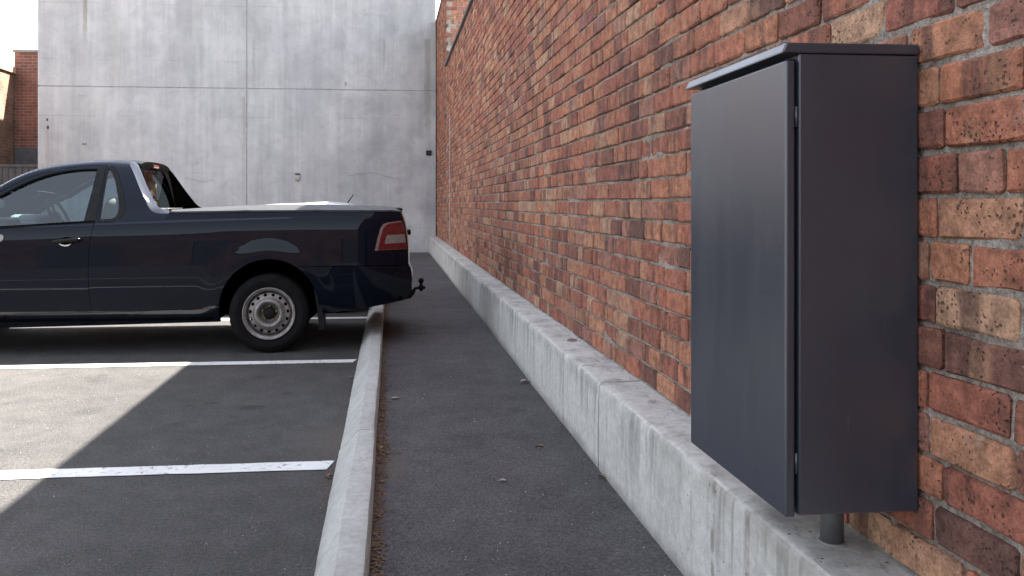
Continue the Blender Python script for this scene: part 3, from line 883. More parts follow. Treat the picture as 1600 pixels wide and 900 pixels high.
def tri_region(outline, holes, sp, extra=()):
    loops = [resample(l, sp) for l in [outline] + list(holes)]
    pts, edges = [], []
    for l in loops:
        s = len(pts); pts += l
        edges += [(s + i, s + (i + 1) % len(l)) for i in range(len(l))]
    B = np.array(pts)
    lo, hi = B.min(0), B.max(0)
    gx, gy = np.meshgrid(np.arange(lo[0] + sp * .5, hi[0], sp), np.arange(lo[1] + sp * .5, hi[1], sp))
    G_ = np.stack([gx.ravel(), gy.ravel()], 1)
    m = inside(G_, loops[0])
    for h in loops[1:]: m &= ~inside(G_, h)
    G_ = G_[m]
    if len(extra):
        E_ = np.array(extra); m = inside(E_, loops[0])
        for h in loops[1:]: m &= ~inside(E_, h)
        E_ = E_[m]
        if len(G_) and len(E_):
            d = np.min(((G_[:, None, :] - E_[None, :, :]) ** 2).sum(2), 1); G_ = G_[d > .026 ** 2]
        G_ = np.concatenate([G_, E_])
    if len(G_):
        d = np.min(((G_[:, None, :] - B[None, :, :]) ** 2).sum(2), 1)
        G_ = G_[d > .007 ** 2] if len(extra) else G_[d > (sp * .45) ** 2]
    allp = [Vector(p) for p in pts] + [Vector(p) for p in G_.tolist()]
    vs, es, fs, *_ = delaunay_2d_cdt(allp, edges, [], 0, 1e-6)
    V = np.array([(v.x, v.y) for v in vs])
    F = np.array([f for f in fs if len(f) == 3])
    C = V[F].mean(1)
    m = inside(C, loops[0])
    for h in loops[1:]: m &= ~inside(C, h)
    return V, F[m], loops
def panel(name, outline, mat, parent, holes=(), off=0.0, sp=.045, flange=.02, far=False, Wf=W, yc=YC, sub=None, extra=()):
    V, F, loops = tri_region(outline, holes, sp, extra)
    sd = -1 if far else 1
    e = 1e-3
    vs, ns, fs = [], [], []
    for x, z in V:
        wv = Wf(x, z); wx = (Wf(x + e, z) - Wf(x - e, z)) / (2 * e); wz = (Wf(x, z + e) - Wf(x, z - e)) / (2 * e)
        vs.append((x, yc - sd * (wv + off), z)); ns.append(Vector((-wx, -sd, -wz)).normalized())
    for a, b, c in F:
        n = (Vector(vs[b]) - Vector(vs[a])).cross(Vector(vs[c]) - Vector(vs[a]))
        fs.append((a, b, c) if n.dot(ns[a]) > 0 else (a, c, b))
    if flange:
        for li, l in enumerate(loops):
            ar = sum(l[i][0] * l[(i + 1) % len(l)][1] - l[(i + 1) % len(l)][0] * l[i][1] for i in range(len(l)))
            sg = (1 if ar > 0 else -1) * (1 if li == 0 else -1)
            n = len(l)
            for i in range(n):
                a, b = l[i], l[(i + 1) % n]
                tx, tz = b[0] - a[0], b[1] - a[1]; L = math.hypot(tx, tz)
                if L < 1e-6: continue
                nn = Vector((tz / L * sg, 0, -tx / L * sg)); s = len(vs)
                for q, dep in ((a, 0), (b, 0), (b, flange), (a, flange)):
                    vs.append((q[0], yc - sd * (Wf(*q) + off - dep), q[1])); ns.append(nn)
                fn_ = (Vector(vs[s + 1]) - Vector(vs[s])).cross(Vector(vs[s + 2]) - Vector(vs[s]))
                fs.append((s, s + 1, s + 2, s + 3) if fn_.dot(nn) > 0 else (s + 3, s + 2, s + 1, s))
    o = mesh_obj(name, vs, fs, mat, None, True)
    o.data.normals_split_custom_set_from_vertices([tuple(n) for n in ns])
    if sub is not None: sub_keep(o, sub)
    else: keep(o, parent)
    return o
def sub_keep(o, part):
    """a sub-part built in world coordinates under a part that itself was built in world coordinates"""
    o.parent = part
    root = part
    off = Vector((0, 0, 0))
    while root is not None:
        off = off + Vector(root.location)
        root = root.parent
    if part.parent is not None: off = Vector((0, 0, 0)) if part.location.length < 1e-6 else Vector(part.location)
    o.matrix_parent_inverse = Matrix.Translation(-off)
    return o
def span(name, curve, mat, parent, crown=(0, 0, 0), inset=0.0, n=14, Wf=W, yc=YC, wl=None, thick=0.0, power=2.0):
    """a sheet between the two sides along a profile; crown bows its middle"""
    vs, fs = [], []
    for i, (x, z) in enumerate(curve):
        w_ = (wl[i] if wl else Wf(x, z)) - inset
        for k in range(n + 1):
            t = -1 + 2 * k / n
            c = 1 - abs(t) ** power
            vs.append((x + crown[0] * c, yc + t * w_, z + crown[2] * c))
    for i in range(len(curve) - 1):
        for k in range(n):
            a = i * (n + 1) + k; fs.append((a, a + 1, a + n + 2, a + n + 1))
    o = mesh_obj(name, vs, fs, mat, None, True)
    bm = bmesh.new(); bm.from_mesh(o.data)
    bmesh.ops.recalc_face_normals(bm, faces=bm.faces)
    bm.to_mesh(o.data); bm.free()
    if thick:
        so = o.modifiers.new('thick', 'SOLIDIFY'); so.thickness = thick; so.offset = 0
    keep(o, parent)
    return o
def arc(cx, cz, r, a0, a1, n=22):
    return [(cx + r * math.cos(R(a0 + (a1 - a0) * k / n)), cz + r * math.sin(R(a0 + (a1 - a0) * k / n))) for k in range(n + 1)]

ute = thing('utility_truck', 'dark navy two door utility with a grey tonneau cover, its tail overhanging the kerb', 'utility truck', (-2.3, YC, 0))

roof_px = [(203, 251.6), (180, 250), (160, 250), (140, 251.2), (120, 253), (100, 255.4), (80, 258.6), (60, 263.2), (40, 270.2), (20, 279.2), (0, 290.4)]
roofline = spline(TT(roof_px, -.055), 3)
ROOFX[:] = [p[0] for p in roofline[::-1]]; ROOFZ[:] = [p[1] for p in roofline[::-1]]
rx, rz = roofline[-1]
apil = spline([(rx, rz), (-3.42, rz - .095), (-3.70, 1.205), (-3.98, 1.065)], 5)[1:]
ROOFX[:] = [p[0] for p in apil[::-1] + roofline[::-1]]; ROOFZ[:] = [p[1] for p in apil[::-1] + roofline[::-1]]
crease = spline(TT([(263.6, 333.4), (243.4, 332.6), (233.2, 324.9), (225, 308), (217.5, 291.7), (208.5, 269.2), (203, 251.6)]), 3)
rail = TT([(626.5, 331.2), (560, 330.6), (480, 330.6), (400, 331), (330, 332), (263.6, 333.4)])
tail_up = spline(TT([(638.5, 413.5), (638.2, 398), (637, 380), (635, 362), (631.5, 346), (626.5, 331.2)]), 3)
zseam_f, zseam_r = T(0, 492.5), T(340, 481.8)
def zseam(x): return lerp(zseam_f[1], zseam_r[1], (x - zseam_f[0]) / (zseam_r[0] - zseam_f[0]))
fax = lambda z: math.sqrt(max(0, ARR ** 2 - (z - ARZ) ** 2))
z_b = T(470, 416.5)[1]                                         # bumper seam height at the arch
ang_b = math.degrees(math.asin((z_b - ARZ) / ARR))
ang_s = 180 - math.degrees(math.asin((zseam_r[1] - ARZ) / ARR))
bumper_seam = [(ARX + fax(z_b), z_b)] + TT([(520, 415.8), (580, 414.6), (638.5, 413.5)])
rear_arch_body = arc(ARX, ARZ, ARR, ang_b, ang_s)              # from the bumper seam over to the sill
front_arch = arc(FWX, ARZ, ARR, 180 - math.degrees(math.asin((zseam(FWX + .41) - ARZ) / ARR)) - 180, 196)
nose = [(FWX - .46, .25), (-4.82, .25), (-4.94, .34), (-4.97, .52), (-4.95, .70), (-4.86, .80), (-4.66, .885), (-4.35, .965), (-3.98, 1.065)]
# walk: tail up, bed rail forward, crease up, roof forward, A pillar, bonnet edge, nose, front arch, sill, rear arch, bumper seam
body_out = tail_up[:-1] + rail[:-1] + crease[:-1] + roofline[:-1] + [(rx, rz)] + apil[:-1] + nose[::-1] + front_arch[::-1] + [(FWX + .45, zseam(FWX + .45))] + \
    [(x, zseam(x)) for x in np.linspace(FWX + .6, ARX - fax(zseam_r[1]) - .05, 20)] + rear_arch_body[::-1] + bumper_seam[1:-1]
door_groove = TT([(167, 258.2), (150, 258.2), (135, 259), (120, 260.4), (100, 263), (80, 267), (60, 272.4), (40, 279.8), (20, 289), (0, 299.8)])
gx, gz = door_groove[-1]
door_out = TT([(143.5, 487), (141, 470), (138.7, 450), (138, 412), (141, 376), (148.3, 348), (151, 340)]) + spline(door_groove, 2) + \
    spline([(gx, gz), (-3.46, 1.285), (-3.68, 1.165), (-3.80, 1.08)], 4)[1:] + [(-3.74, .95), (-3.64, .7), (-3.60, .45)] + [(x, zseam(x) + .006) for x in (-3.60, -3.3, -3.0, -2.7)]
glass_out = spline(TT([(131, 346), (135, 330), (144, 297), (152, 264.5)]), 2)[:-1] + spline(TT([(152, 264.5), (135, 264.6), (120, 265.6), (100, 268.2), (80, 272.4), (60, 278.6), (40, 286.8), (20, 296.6), (0, 307.6)]), 2)
qx, qz = glass_out[-1]
glass_out += [(-3.42, 1.26), (-3.55, 1.18), (-3.60, 1.105)] + TT([(0, 354.5), (60, 350.5)])
qtrim = spline(TT([(154, 346.5), (168.2, 259.4)]), 1)[:-1] + spline(TT([(168.2, 259.4), (174, 258.4), (180, 263), (186, 276), (191.5, 294), (195, 312), (195.4, 326), (192, 337), (184, 343.6), (172, 346)]), 3)
qglass = TT([(156, 342.5), (169.2, 265)]) + spline(TT([(169.2, 265), (172, 265), (177.5, 276), (182, 291), (184.6, 308), (185.4, 324), (183, 335), (177, 340.6), (168, 342.2)]), 3)[1:]

def inset_poly(poly, d):
    n = len(poly); ar = sum(poly[i][0] * poly[(i + 1) % n][1] - poly[(i + 1) % n][0] * poly[i][1] for i in range(n))
    s = 1 if ar > 0 else -1; res = []
    for i in range(n):
        a, b, c = poly[i - 1], poly[i], poly[(i + 1) % n]
        e1 = Vector((b[0] - a[0], b[1] - a[1])); e2 = Vector((c[0] - b[0], c[1] - b[1]))
        if e1.length < 1e-6 or e2.length < 1e-6: res.append(b); continue
        n1 = Vector((-e1.y, e1.x)).normalized() * s; n2 = Vector((-e2.y, e2.x)).normalized() * s
        m = n1 + n2
        if m.length < .3: m = n1
        m = m.normalized() / max(.55, (n1 + n2).length / 2)
        res.append((b[0] + m.x * d, b[1] + m.y * d))
    return res

lamp_px = [(585.6, 391.5), (590, 372), (594.5, 356.5), (599, 350.2), (606, 347.6), (627.5, 344.8)]
lamp_out = TT(lamp_px) + TT([(631.5, 356), (634.2, 372), (635.2, 389)])
xs_ = np.arange(-3.85, -.05, .04)
EXTRA = [(float(x), crease_z(float(x)) + d) for x in xs_ for d in (-.024, -.012, -.004, .004, .012, .024)]
EXTRA += [(float(x), float(np.interp(x, ROOFX, ROOFZ)) - d) for x in np.arange(-3.7, -2.1, .035) for d in (.009, .018, .028, .037)]
for far in (False, True):
    body = panel('body_side', body_out, MAT['navy'], ute, holes=(door_out, qtrim), far=far, flange=.018, extra=EXTRA)
    door = panel('door', inset_poly(door_out, .0035), MAT['navy'], ute, holes=(glass_out,), far=far, flange=.03, extra=EXTRA)
    win = panel('window', inset_poly(glass_out, -.004), MAT['glass'], ute, off=-.014, far=far, flange=0, sub=door)
    # black applique over the window frame and B pillar
    bp = TT([(132.5, 345.8), (136.5, 330), (145.4, 297), (153.2, 263.2), (165.2, 260.6), (150.2, 340), (149, 345)])
    panel('pillar_trim', bp, MAT['trim'], ute, off=.0022, far=far, flange=.003, sub=door)
    fr = spline(TT([(153, 263.4), (135, 263.6), (120, 264.7), (100, 267.4), (80, 271.4), (60, 277.4), (40, 285.4), (20, 295.2), (0, 306.2)]), 2)
    fr2 = spline(TT([(0, 308.8), (20, 298), (40, 288.2), (60, 280), (80, 273.6), (100, 269.2), (120, 266.5), (135, 265.4), (153, 265.2)]), 2)
    panel('window_seal', fr + fr2, MAT['wheelgap'], ute, off=.0025, far=far, flange=.004, sub=door)
    panel('belt_seal', TT([(0, 353.4), (60, 349.6), (131, 345.2), (149, 344.6), (149, 346.8), (131, 347.6), (60, 352.4), (0, 357)]), MAT['wheelgap'], ute, off=.004, far=far, flange=.006, sub=door)
    qt = panel('quarter_window_trim', inset_poly(qtrim, .003), MAT['trim'], ute, holes=(qglass,), off=.003, far=far, flange=.02, sp=.03)
    panel('quarter_window', inset_poly(qglass, -.004), MAT['glass'], ute, off=-.008, far=far, flange=0)
    sill_out = [(x, zseam(x) - .006) for x in np.linspace(ARX - fax(zseam_r[1]) - .01, FWX + .43, 24)] + [(FWX + .44, .25)] + TT([(0, 513), (120, 509.6), (343, 503)])
    panel('side_skirt', sill_out, MAT['navy'], ute, off=-.012, far=far, flange=.06)
    bang = math.degrees(math.asin(min(1, (z_b - .006 - ARZ) / ARR)))
    bump_out = [(a, b - .005) for a, b in bumper_seam] + spline(TT([(640.5, 416.5), (643, 424), (643.6, 438), (641.5, 458), (637, 464.5), (630.6, 468.6)]), 2) + TT([(588, 478), (540, 485.2), (509, 490)]) + arc(ARX, ARZ, ARR, -6, bang, 14)
    panel('rear_bumper', bump_out, MAT['navy'], ute, off=.004, far=far, flange=.03)
    lmp = panel('tail_lamp', lamp_out, MAT['lenschrome'], ute, off=.003, far=far, flange=.02, sp=.03)
    red = TT([(590.5, 390.8), (594, 373), (598, 358.5), (602.5, 352.2), (608, 349.4), (627.6, 346.6), (631.2, 357), (633.8, 372), (634.8, 388.4)])
    panel('red_lens', red, MAT['redlens'], ute, off=.009, far=far, flange=.012, sp=.03, sub=lmp)
    wh = TT([(601, 380.8), (604, 368.6), (607, 367), (632.2, 365.8), (634, 378.6)])
    panel('reversing_lens', wh, MAT['whitelens'], ute, off=.0125, far=far, flange=.006, sp=.03, sub=lmp)
    # C pillar buttress: the rounded rear edge, then its dark inner face
    sd = -1 if far else 1
    outer = spline(TT([(203, 251.6), (208.5, 269.2), (217.5, 291.7), (225, 308), (233.2, 324.9), (243.4, 332.6), (263.6, 333.4)]), 3)
    inner_px = spline([(214.5, 253.4), (222, 271.5), (230.4, 292), (237.5, 306.5), (244.2, 319.4), (253, 326.2), (264, 328.4)], 3)
    vs, fs = [], []
    K = 6
    for (x, z), (px, py) in zip(outer, inner_px):
        wo_ = W(x, z)
        q = on_y(px, py, YC - wo_ + .085)
        a = Vector((x, wo_, z)); b = Vector((q.x, wo_ - .085, q.z))
        for k in range(K + 1):
            t = k / K; p = a.lerp(b, t)
            bow = math.sin(math.pi * t) * .007
            vs.append((p.x + bow, YC - sd * (p.y + bow * .3), p.z))
    for i in range(len(outer) - 1):
        for k in range(K):
            s = i * (K + 1) + k; f = (s, s + 1, s + K + 2, s + K + 1); fs.append(f if far else f[::-1])
    bt = mesh_obj('buttress', vs, fs, MAT['navy'], None, True); keep(bt, ute)
    vs2, fs2 = [], []
    zg0, zg1 = 1.60, 1.21
    for i in range(len(outer)):
        p = Vector(vs[i * (K + 1) + K]); 
        gxx = lerp(-2.262, -2.205, min(1, max(0, (zg0 - p.z) / (zg0 - zg1))))
        vs2 += [tuple(p), (min(gxx, p.x - .004), p.y + sd * .03, p.z)]
    for i in range(len(outer) - 1):
        f = (2 * i, 2 * i + 1, 2 * i + 3, 2 * i + 2); fs2.append(f if far else f[::-1])
    keep(mesh_obj('buttress_lining', vs2, fs2, MAT['wheelgap'], None, True), ute)

# handles on both doors
for far in (False, True):
    sd = -1 if far else 1
    hbm = bmesh.new()
    h0, h1 = T(82.5, 377.5), T(127, 374.2)
    N = 12; rings = []
    for k in range(N + 1):
        t = k / N; x = lerp(h0[0], h1[0], t); z = lerp(h0[1], h1[1], t)
        y = W(x, z) + .012 + .026 * math.sin(math.pi * min(1, max(0, t))) ** .5
        hh = .0125 + .006 * t; dd = .010
        if k in (0, N): hh *= .6
        rings.append([hbm.verts.new((x, YC - sd * (y + a * dd), z + b * hh)) for a, b in ((-1, -.8), (.4, -1), (1, -.3), (1, .3), (.4, 1), (-1, .8))])
    for a, b in zip(rings, rings[1:]):
        for k in range(6): hbm.faces.new((a[k], a[(k + 1) % 6], b[(k + 1) % 6], b[k]))
    hbm.faces.new(rings[0]); hbm.faces.new(rings[-1])
    bmesh.ops.recalc_face_normals(hbm, faces=hbm.faces)
    dr = [o for o in COL.objects if o.name.split('.')[0] == 'door'][1 if far else 0]
    sub_keep(bm_obj('handle', hbm, MAT['trim'], None, True), dr)
    cup = arc(T(105, 376.5)[0], T(105, 376.5)[1] - .004, .058, 0, 360, 20)[:-1]
    cup = [(a, T(105, 376.5)[1] + (b - T(105, 376.5)[1]) * .62) for a, b in cup]
    panel('handle_cup', cup, MAT['wheelgap'], ute, off=.0016, far=far, flange=0, sp=.02, sub=dr)
    cu2 = [(x, z) for x, z in TT([(92, 380.2), (95, 383.4), (101, 385.2), (107, 384.4), (111.5, 380.6), (107, 382.2), (101, 382.8), (96, 381.8)])]
    panel('handle_cup_edge', cu2, MAT['chrome'], ute, off=.004, far=far, flange=.003, sp=.02, sub=dr)
    rep = T(0.0, 372); 
    panel('side_repeater', arc(rep[0], rep[1], .03, 0, 360, 18)[:-1], MAT['whitelens'], ute, off=.008, far=far, flange=.01, sp=.02)

# sheets that close the body
CROWN_ROOF = .024
span('roof', [(-2.215, roofline[0][1] - .012), (-2.19, roofline[0][1] - .004)] [:0] + [(x, z) for x, z in [(roofline[0][0] - .0, roofline[0][1])] + roofline[1:] + apil[:3]], MAT['navy'], ute, (0, 0, CROWN_ROOF), .0, power=2.6)
span('windscreen', apil[2:], MAT['glass'], ute, (-.10, 0, .03), .012)
span('bonnet', nose[::-1][:6], MAT['navy'], ute, (-.05, 0, .055), .0, power=2.4)
span('nose_panel', nose[::-1][5:], MAT['navy'], ute, (-.06, 0, .02), .0)
tcurve = tail_up[::-1]
span('tailgate', tcurve, MAT['navy'], ute, (.018, 0, 0), .0, power=4)
span('rear_bumper_face', spline(TT([(638.5, 414.5), (643, 424), (643.6, 438), (641.5, 458), (637, 464.5), (630.6, 468.6)]), 2), MAT['navy'], ute, (.018, 0, 0), -.004, power=4)
# rear roof edge, header, window, brake light
r0 = roofline[0]
hx = -2.20
roof_rear = [(r0[0], r0[1]), (r0[0] - .02, r0[1] + .0)]
wr = W(*r0)
hv, hf = [], []
n = 18
for row, (xx, zz, ww, cr) in enumerate(((r0[0] - .002, r0[1], wr, CROWN_ROOF), (hx, r0[1] - .010, wr - .070, CROWN_ROOF * .9), (hx + .006, r0[1] - .026, wr - .074, CROWN_ROOF * .8), (-2.226, r0[1] - .082, wr - .080, CROWN_ROOF * .5))):
    for k in range(n + 1):
        t = -1 + 2 * k / n; c = 1 - abs(t) ** 2.6
        hv.append((xx, YC + t * ww, zz + cr * c - (abs(t) ** 6) * .012 * (row > 0)))
for row in range(3):
    for k in range(n):
        a = row * (n + 1) + k; hf.append((a, a + n + 1, a + n + 2, a + 1))
keep(mesh_obj('roof_lip', hv[:2 * (n + 1)], [f for f in hf if max(f) < 2 * (n + 1)], MAT['navy'], None, True), ute)
keep(mesh_obj('rear_header', hv[(n + 1):], [tuple(i - n - 1 for i in f) for f in hf if min(f) >= n + 1], MAT['wheelgap'], None, True), ute)
zb_g = 1.232
rwz = [(lerp(-2.232, -2.204, t), lerp(r0[1] - .045, zb_g, t)) for t in np.linspace(0, 1, 8)]
span('rear_window', rwz, MAT['darkglass'], ute, (.008, 0, 0), 0, wl=[lerp(wr - .085, W(-2.0, 1.23) - .13, t) for t in np.linspace(0, 1, 8)])
# black ceramic border with rounded upper corners
for sd in (-1, 1):
    bv, bf = [], []
    for i in range(13):
        t = i / 12
        x = lerp(-2.232, -2.196, t); z = lerp(r0[1] - .06, zb_g, t); w_ = lerp(wr - .10, W(-2.0, 1.23) - .13, t)
        wi = w_ - .055 - .10 * max(0, 1 - t / .3) ** 2
        bv += [(x + .012, YC + sd * (w_ + .05), z), (x + .012 + .03 * .1, YC + sd * wi, z)]
        if i: s = 2 * i; bf.append((s - 2, s, s + 1, s - 1))
    keep(mesh_obj('window_border', bv, bf, MAT['wheelgap'], None, True), ute)
bl = box('brake_light', (hx - .03, YC - .11, r0[1] + CROWN_ROOF - .066), (hx + .012, YC + .06, r0[1] + CROWN_ROOF - .036), simple('brake_light_lens', (.07, .010, .010), .3, coat=.5), None, .008)
keep(bl, ute)
keep(box('window_ledge', (-2.22, YC - .66, 1.212), (-2.12, YC + .66, 1.226), MAT['chrome'], None, .004), ute)
keep(box('cab_rear_wall', (-2.26, YC - .70, .32), (-2.21, YC + .70, 1.215), MAT['cabdark']), ute)

# tonneau cover: a padded vinyl lid with a turned edge
tx0, tx1 = T(266, 330)[0] + .005, T(625, 326)[0] + .012
tv, tf = [], []
nxx, nyy = 46, 22
for i in range(nxx + 1):
    x = lerp(tx0, tx1, i / nxx)
    zr = np.interp(x, [p[0] for p in rail[::-1]], [p[1] for p in rail[::-1]]) + .002
    endd = max(0, 1 - (tx1 - x) / .10) ** 2
    for k in range(nyy + 1):
        t = -1 + 2 * k / nyy
        wd = W(min(x, .02), zr) + .006 - .05 * endd
        rimd = 1 - abs(t) ** 1.5
        edge = .027 * (1 - max(0, (abs(t) - .93) / .07) ** 2 * .55)
        rib = .003 * max(0, math.cos((x - tx0) * 2 * math.pi / .62)) ** 12
        tv.append((x, YC + t * wd, zr + edge + .032 * rimd * math.sin(math.pi * min(1, max(0, (x - tx0) / (tx1 - tx0)))) ** .5 + rib - endd * .010))
for i in range(nxx):
    for k in range(nyy):
        a = i * (nyy + 1) + k; tf.append((a, a + nyy + 1, a + nyy + 2, a + 1))
base_n = len(tv)
ring = [k for k in range(nyy + 1)] + [i * (nyy + 1) + nyy for i in range(1, nxx + 1)] + [nxx * (nyy + 1) + k for k in range(nyy - 1, -1, -1)] + [i * (nyy + 1) for i in range(nxx - 1, 0, -1)]
for r_ in ring:
    x, y, z = tv[r_]; tv.append((x, y, z - .014))
for j in range(len(ring)):
    j2 = (j + 1) % len(ring); tf.append((ring[j], ring[j2], base_n + j2, base_n + j))
ton = mesh_obj('tonneau_cover', tv, tf, MAT['vinyl'], None, True)
bm = bmesh.new(); bm.from_mesh(ton.data); bmesh.ops.recalc_face_normals(bm, faces=bm.faces); bm.to_mesh(ton.data); bm.free()
ton.data.set_sharp_from_angle(angle=R(50))
keep(ton, ute)
sl = []
for i in range(nxx + 1):
    x = lerp(tx0, tx1, i / nxx); zr = np.interp(x, [p[0] for p in rail[::-1]], [p[1] for p in rail[::-1]])
    sl.append((x, zr))
span('bed_seal', [(x, z + .002) for x, z in sl], MAT['wheelgap'], ute, (0, 0, 0), .004, n=4, thick=.006)
endz = rail[0][1]
keep(box('tailgate_cap', (tx1 - .05, YC - .70, endz + .008), (tx1 + .012, YC + .70, endz + .034), MAT['black'], None, .01), ute)
keep(box('tailgate_handle', (tail_up[8][0] + .02, YC - .13, tail_up[8][1] - .02), (tail_up[8][0] + .05, YC + .13, tail_up[8][1] + .03), MAT['black'], None, .01), ute)

# underbody, arch liners, mud flaps
keep(box('underbody', (-4.75, YC - .56, .285), (RWX + .3, YC + .56, .34), MAT['wheelgap']), ute)
keep(box('floor_pan', (FWX + .47, YC - .86, .285), (RWX - .47, YC + .86, .34), MAT['wheelgap']), ute)
keep(box('rear_floor', (RWX + .5, YC - .80, .42), (.10, YC + .80, .46), MAT['wheelgap']), ute)
for cx in (RWX, FWX):
    for sd in (-1, 1):
        bm = bmesh.new()
        a = arc(cx + .004, ARZ, ARR + .006, -12, 192, 20); rows = []
        for (x, z) in a:
            wv = W(x, z) - .016
            rows.append([bm.verts.new((x, YC + sd * wv, z)), bm.verts.new((x, YC + sd * .52, z))])
        for p, q in zip(rows, rows[1:]): bm.faces.new((p[0], p[1], q[1], q[0]))
        bm.faces.new([r_[1] for r_ in rows])
        keep(bm_obj('arch_liner', bm, MAT['wheelgap'], None, False), ute)
for sd in (-1, 1):
    fx0 = T(489.5, 470)[0]
    bm = bmesh.new()
    P = [(.0, .62), (.012, .50), (.035, .33), (.045, .22), (.04, .195)]
    rows = []
    for dx, z in P:
        y0 = W(fx0, .45) - .012
        rows.append([bm.verts.new((fx0 + dx + o_, YC + sd * yy, z)) for o_, yy in ((0, y0), (0, y0 - .23), (.045, y0 - .23), (.045, y0))])
    for p, q in zip(rows, rows[1:]):
        for k in range(4): bm.faces.new((p[k], p[(k + 1) % 4], q[(k + 1) % 4], q[k]))
    bm.faces.new(rows[0]); bm.faces.new(rows[-1])
    bmesh.ops.recalc_face_normals(bm, faces=bm.faces)
    keep(bm_obj('mud_flap', bm, MAT['black']), ute)

# wheels
def lathe(name, prof_, n, mat, smooth=True):
    """prof_: (depth towards +y, radius)"""
    vs, fs = [], []
    for d, r in prof_:
        for k in range(n):
            a = 2 * math.pi * k / n; vs.append((r * math.cos(a), d, r * math.sin(a)))
    for i in range(len(prof_) - 1):
        for k in range(n):
            fs.append((i * n + k, (i + 1) * n + k, (i + 1) * n + (k + 1) % n, i * n + (k + 1) % n))
    o = mesh_obj(name, vs, fs, mat, None, smooth)
    bm = bmesh.new(); bm.from_mesh(o.data); bmesh.ops.recalc_face_normals(bm, faces=bm.faces); bm.to_mesh(o.data); bm.free()
    return o
RIM = .222
tyre_prof = [(.03, RIM - .006), (.008, RIM + .002), (.002, RIM + .008), (.0, RIM + .018), (-.006, RIM + .030), (-.010, RIM + .055), (-.010, RIM + .075), (-.005, RIM + .079), (-.006, RIM + .084),
             (.004, RIM + .098), (.016, RIM + .109), (.03, TYRE_R - .001), (.055, TYRE_R), (.06, TYRE_R - .009), (.068, TYRE_R - .009), (.073, TYRE_R), (.10, TYRE_R), (.104, TYRE_R - .009), (.112, TYRE_R - .009), (.116, TYRE_R),
             (.15, TYRE_R), (.18, RIM + .109), (.205, RIM + .07), (.20, RIM)]
disc_depth = [(.0, .060), (.06, .060), (.070, .052), (.080, .022), (.090, .000), (.100, -.011), (.110, -.012), (.120, -.004), (.129, .012), (.138, .022), (.174, .026), (.181, .045), (.184, .06)]
def dd_(r): return float(np.interp(r, [a for a, _ in disc_depth], [b for _, b in disc_depth]))
def wheel(cx, sd):
    """a steel wheel with round vent holes; returns its Empty-free parts under one part 'wheel' (the tyre)"""
    y0 = 7.118
    def put(o):
        for v in o.data.vertices:
            x, y, z = v.co
            yy = y0 + y
            v.co = (cx + x, yy if sd > 0 else 2 * YC - yy, RWZ + z)
        if sd < 0: o.data.flip_normals()
        o.data.update()
        return o
    ty = put(lathe('wheel', tyre_prof, 72, MAT['rubber']))
    keep(ty, ute)
    rim = put(lathe('rim', [(.065, .182), (.05, .186), (.040, .190), (.014, .193), (.006, .200), (.004, .207), (-.003, .211), (-.008, .216), (-.006, .221), (.004, RIM + .001)], 64, MAT['steel']))
    sub_keep(rim, ty)
    NH = 15
    holes = []
    for k in range(NH):
        a = 2 * math.pi * (k + .25) / NH; hc = (.157 * math.cos(a), .157 * math.sin(a))
        holes.append([(hc[0] + .0125 * math.cos(t) * math.cos(a) - .0155 * math.sin(t) * math.sin(a), hc[1] + .0125 * math.cos(t) * math.sin(a) + .0155 * math.sin(t) * math.cos(a)) for t in np.linspace(0, 2 * math.pi, 12, endpoint=False)])
    out = [(.184 * math.cos(t), .184 * math.sin(t)) for t in np.linspace(0, 2 * math.pi, 72, endpoint=False)]
    inn = [(.072 * math.cos(t), .072 * math.sin(t)) for t in np.linspace(0, 2 * math.pi, 40, endpoint=False)]
    V, F, loops = tri_region(out, holes + [inn], .011)
    vs = [(x, dd_(math.hypot(x, z)), z) for x, z in V]
    fs = []
    for a, b, c in F:
        nrm = (Vector(vs[b]) - Vector(vs[a])).cross(Vector(vs[c]) - Vector(vs[a]))
        fs.append((a, b, c) if nrm.y < 0 else (a, c, b))
    for l in loops[1:-1]:
        s = len(vs); m = len(l)
        for x, z in l: vs += [(x, dd_(math.hypot(x, z)), z), (x, dd_(math.hypot(x, z)) + .008, z)]
        for i in range(m): fs.append((s + 2 * i, s + 2 * ((i + 1) % m), s + 2 * ((i + 1) % m) + 1, s + 2 * i + 1))
    sub_keep(put(mesh_obj('wheel_disc', vs, fs, MAT['steel'], None, True)), ty)
    sub_keep(put(lathe('hub_recess', [(.049, .072), (.056, .060), (.056, .03), (.056, .001)], 32, MAT['steeldirt'])), ty)
    sub_keep(put(lathe('centre_cap', [(.056, .050), (.030, .049), (.025, .044), (.023, .02), (.023, .001)], 32, MAT['black'])), ty)
    for k in range(5):
        a = 2 * math.pi * (k + .2) / 5
        nb = lathe('wheel_nut', [(.056, .0095), (.034, .0092), (.030, .006), (.029, .0005)], 6, MAT['steel'], False)
        for v in nb.data.vertices: v.co.x += .0605 * math.cos(a); v.co.z += .0605 * math.sin(a)
        sub_keep(put(nb), ty)
    sub_keep(put(lathe('brake_drum', [(.075, .17), (.075, .001)], 24, MAT['wheelgap'])), ty)
for cx in (RWX, FWX):
    for sd in (1, -1): wheel(cx, sd)

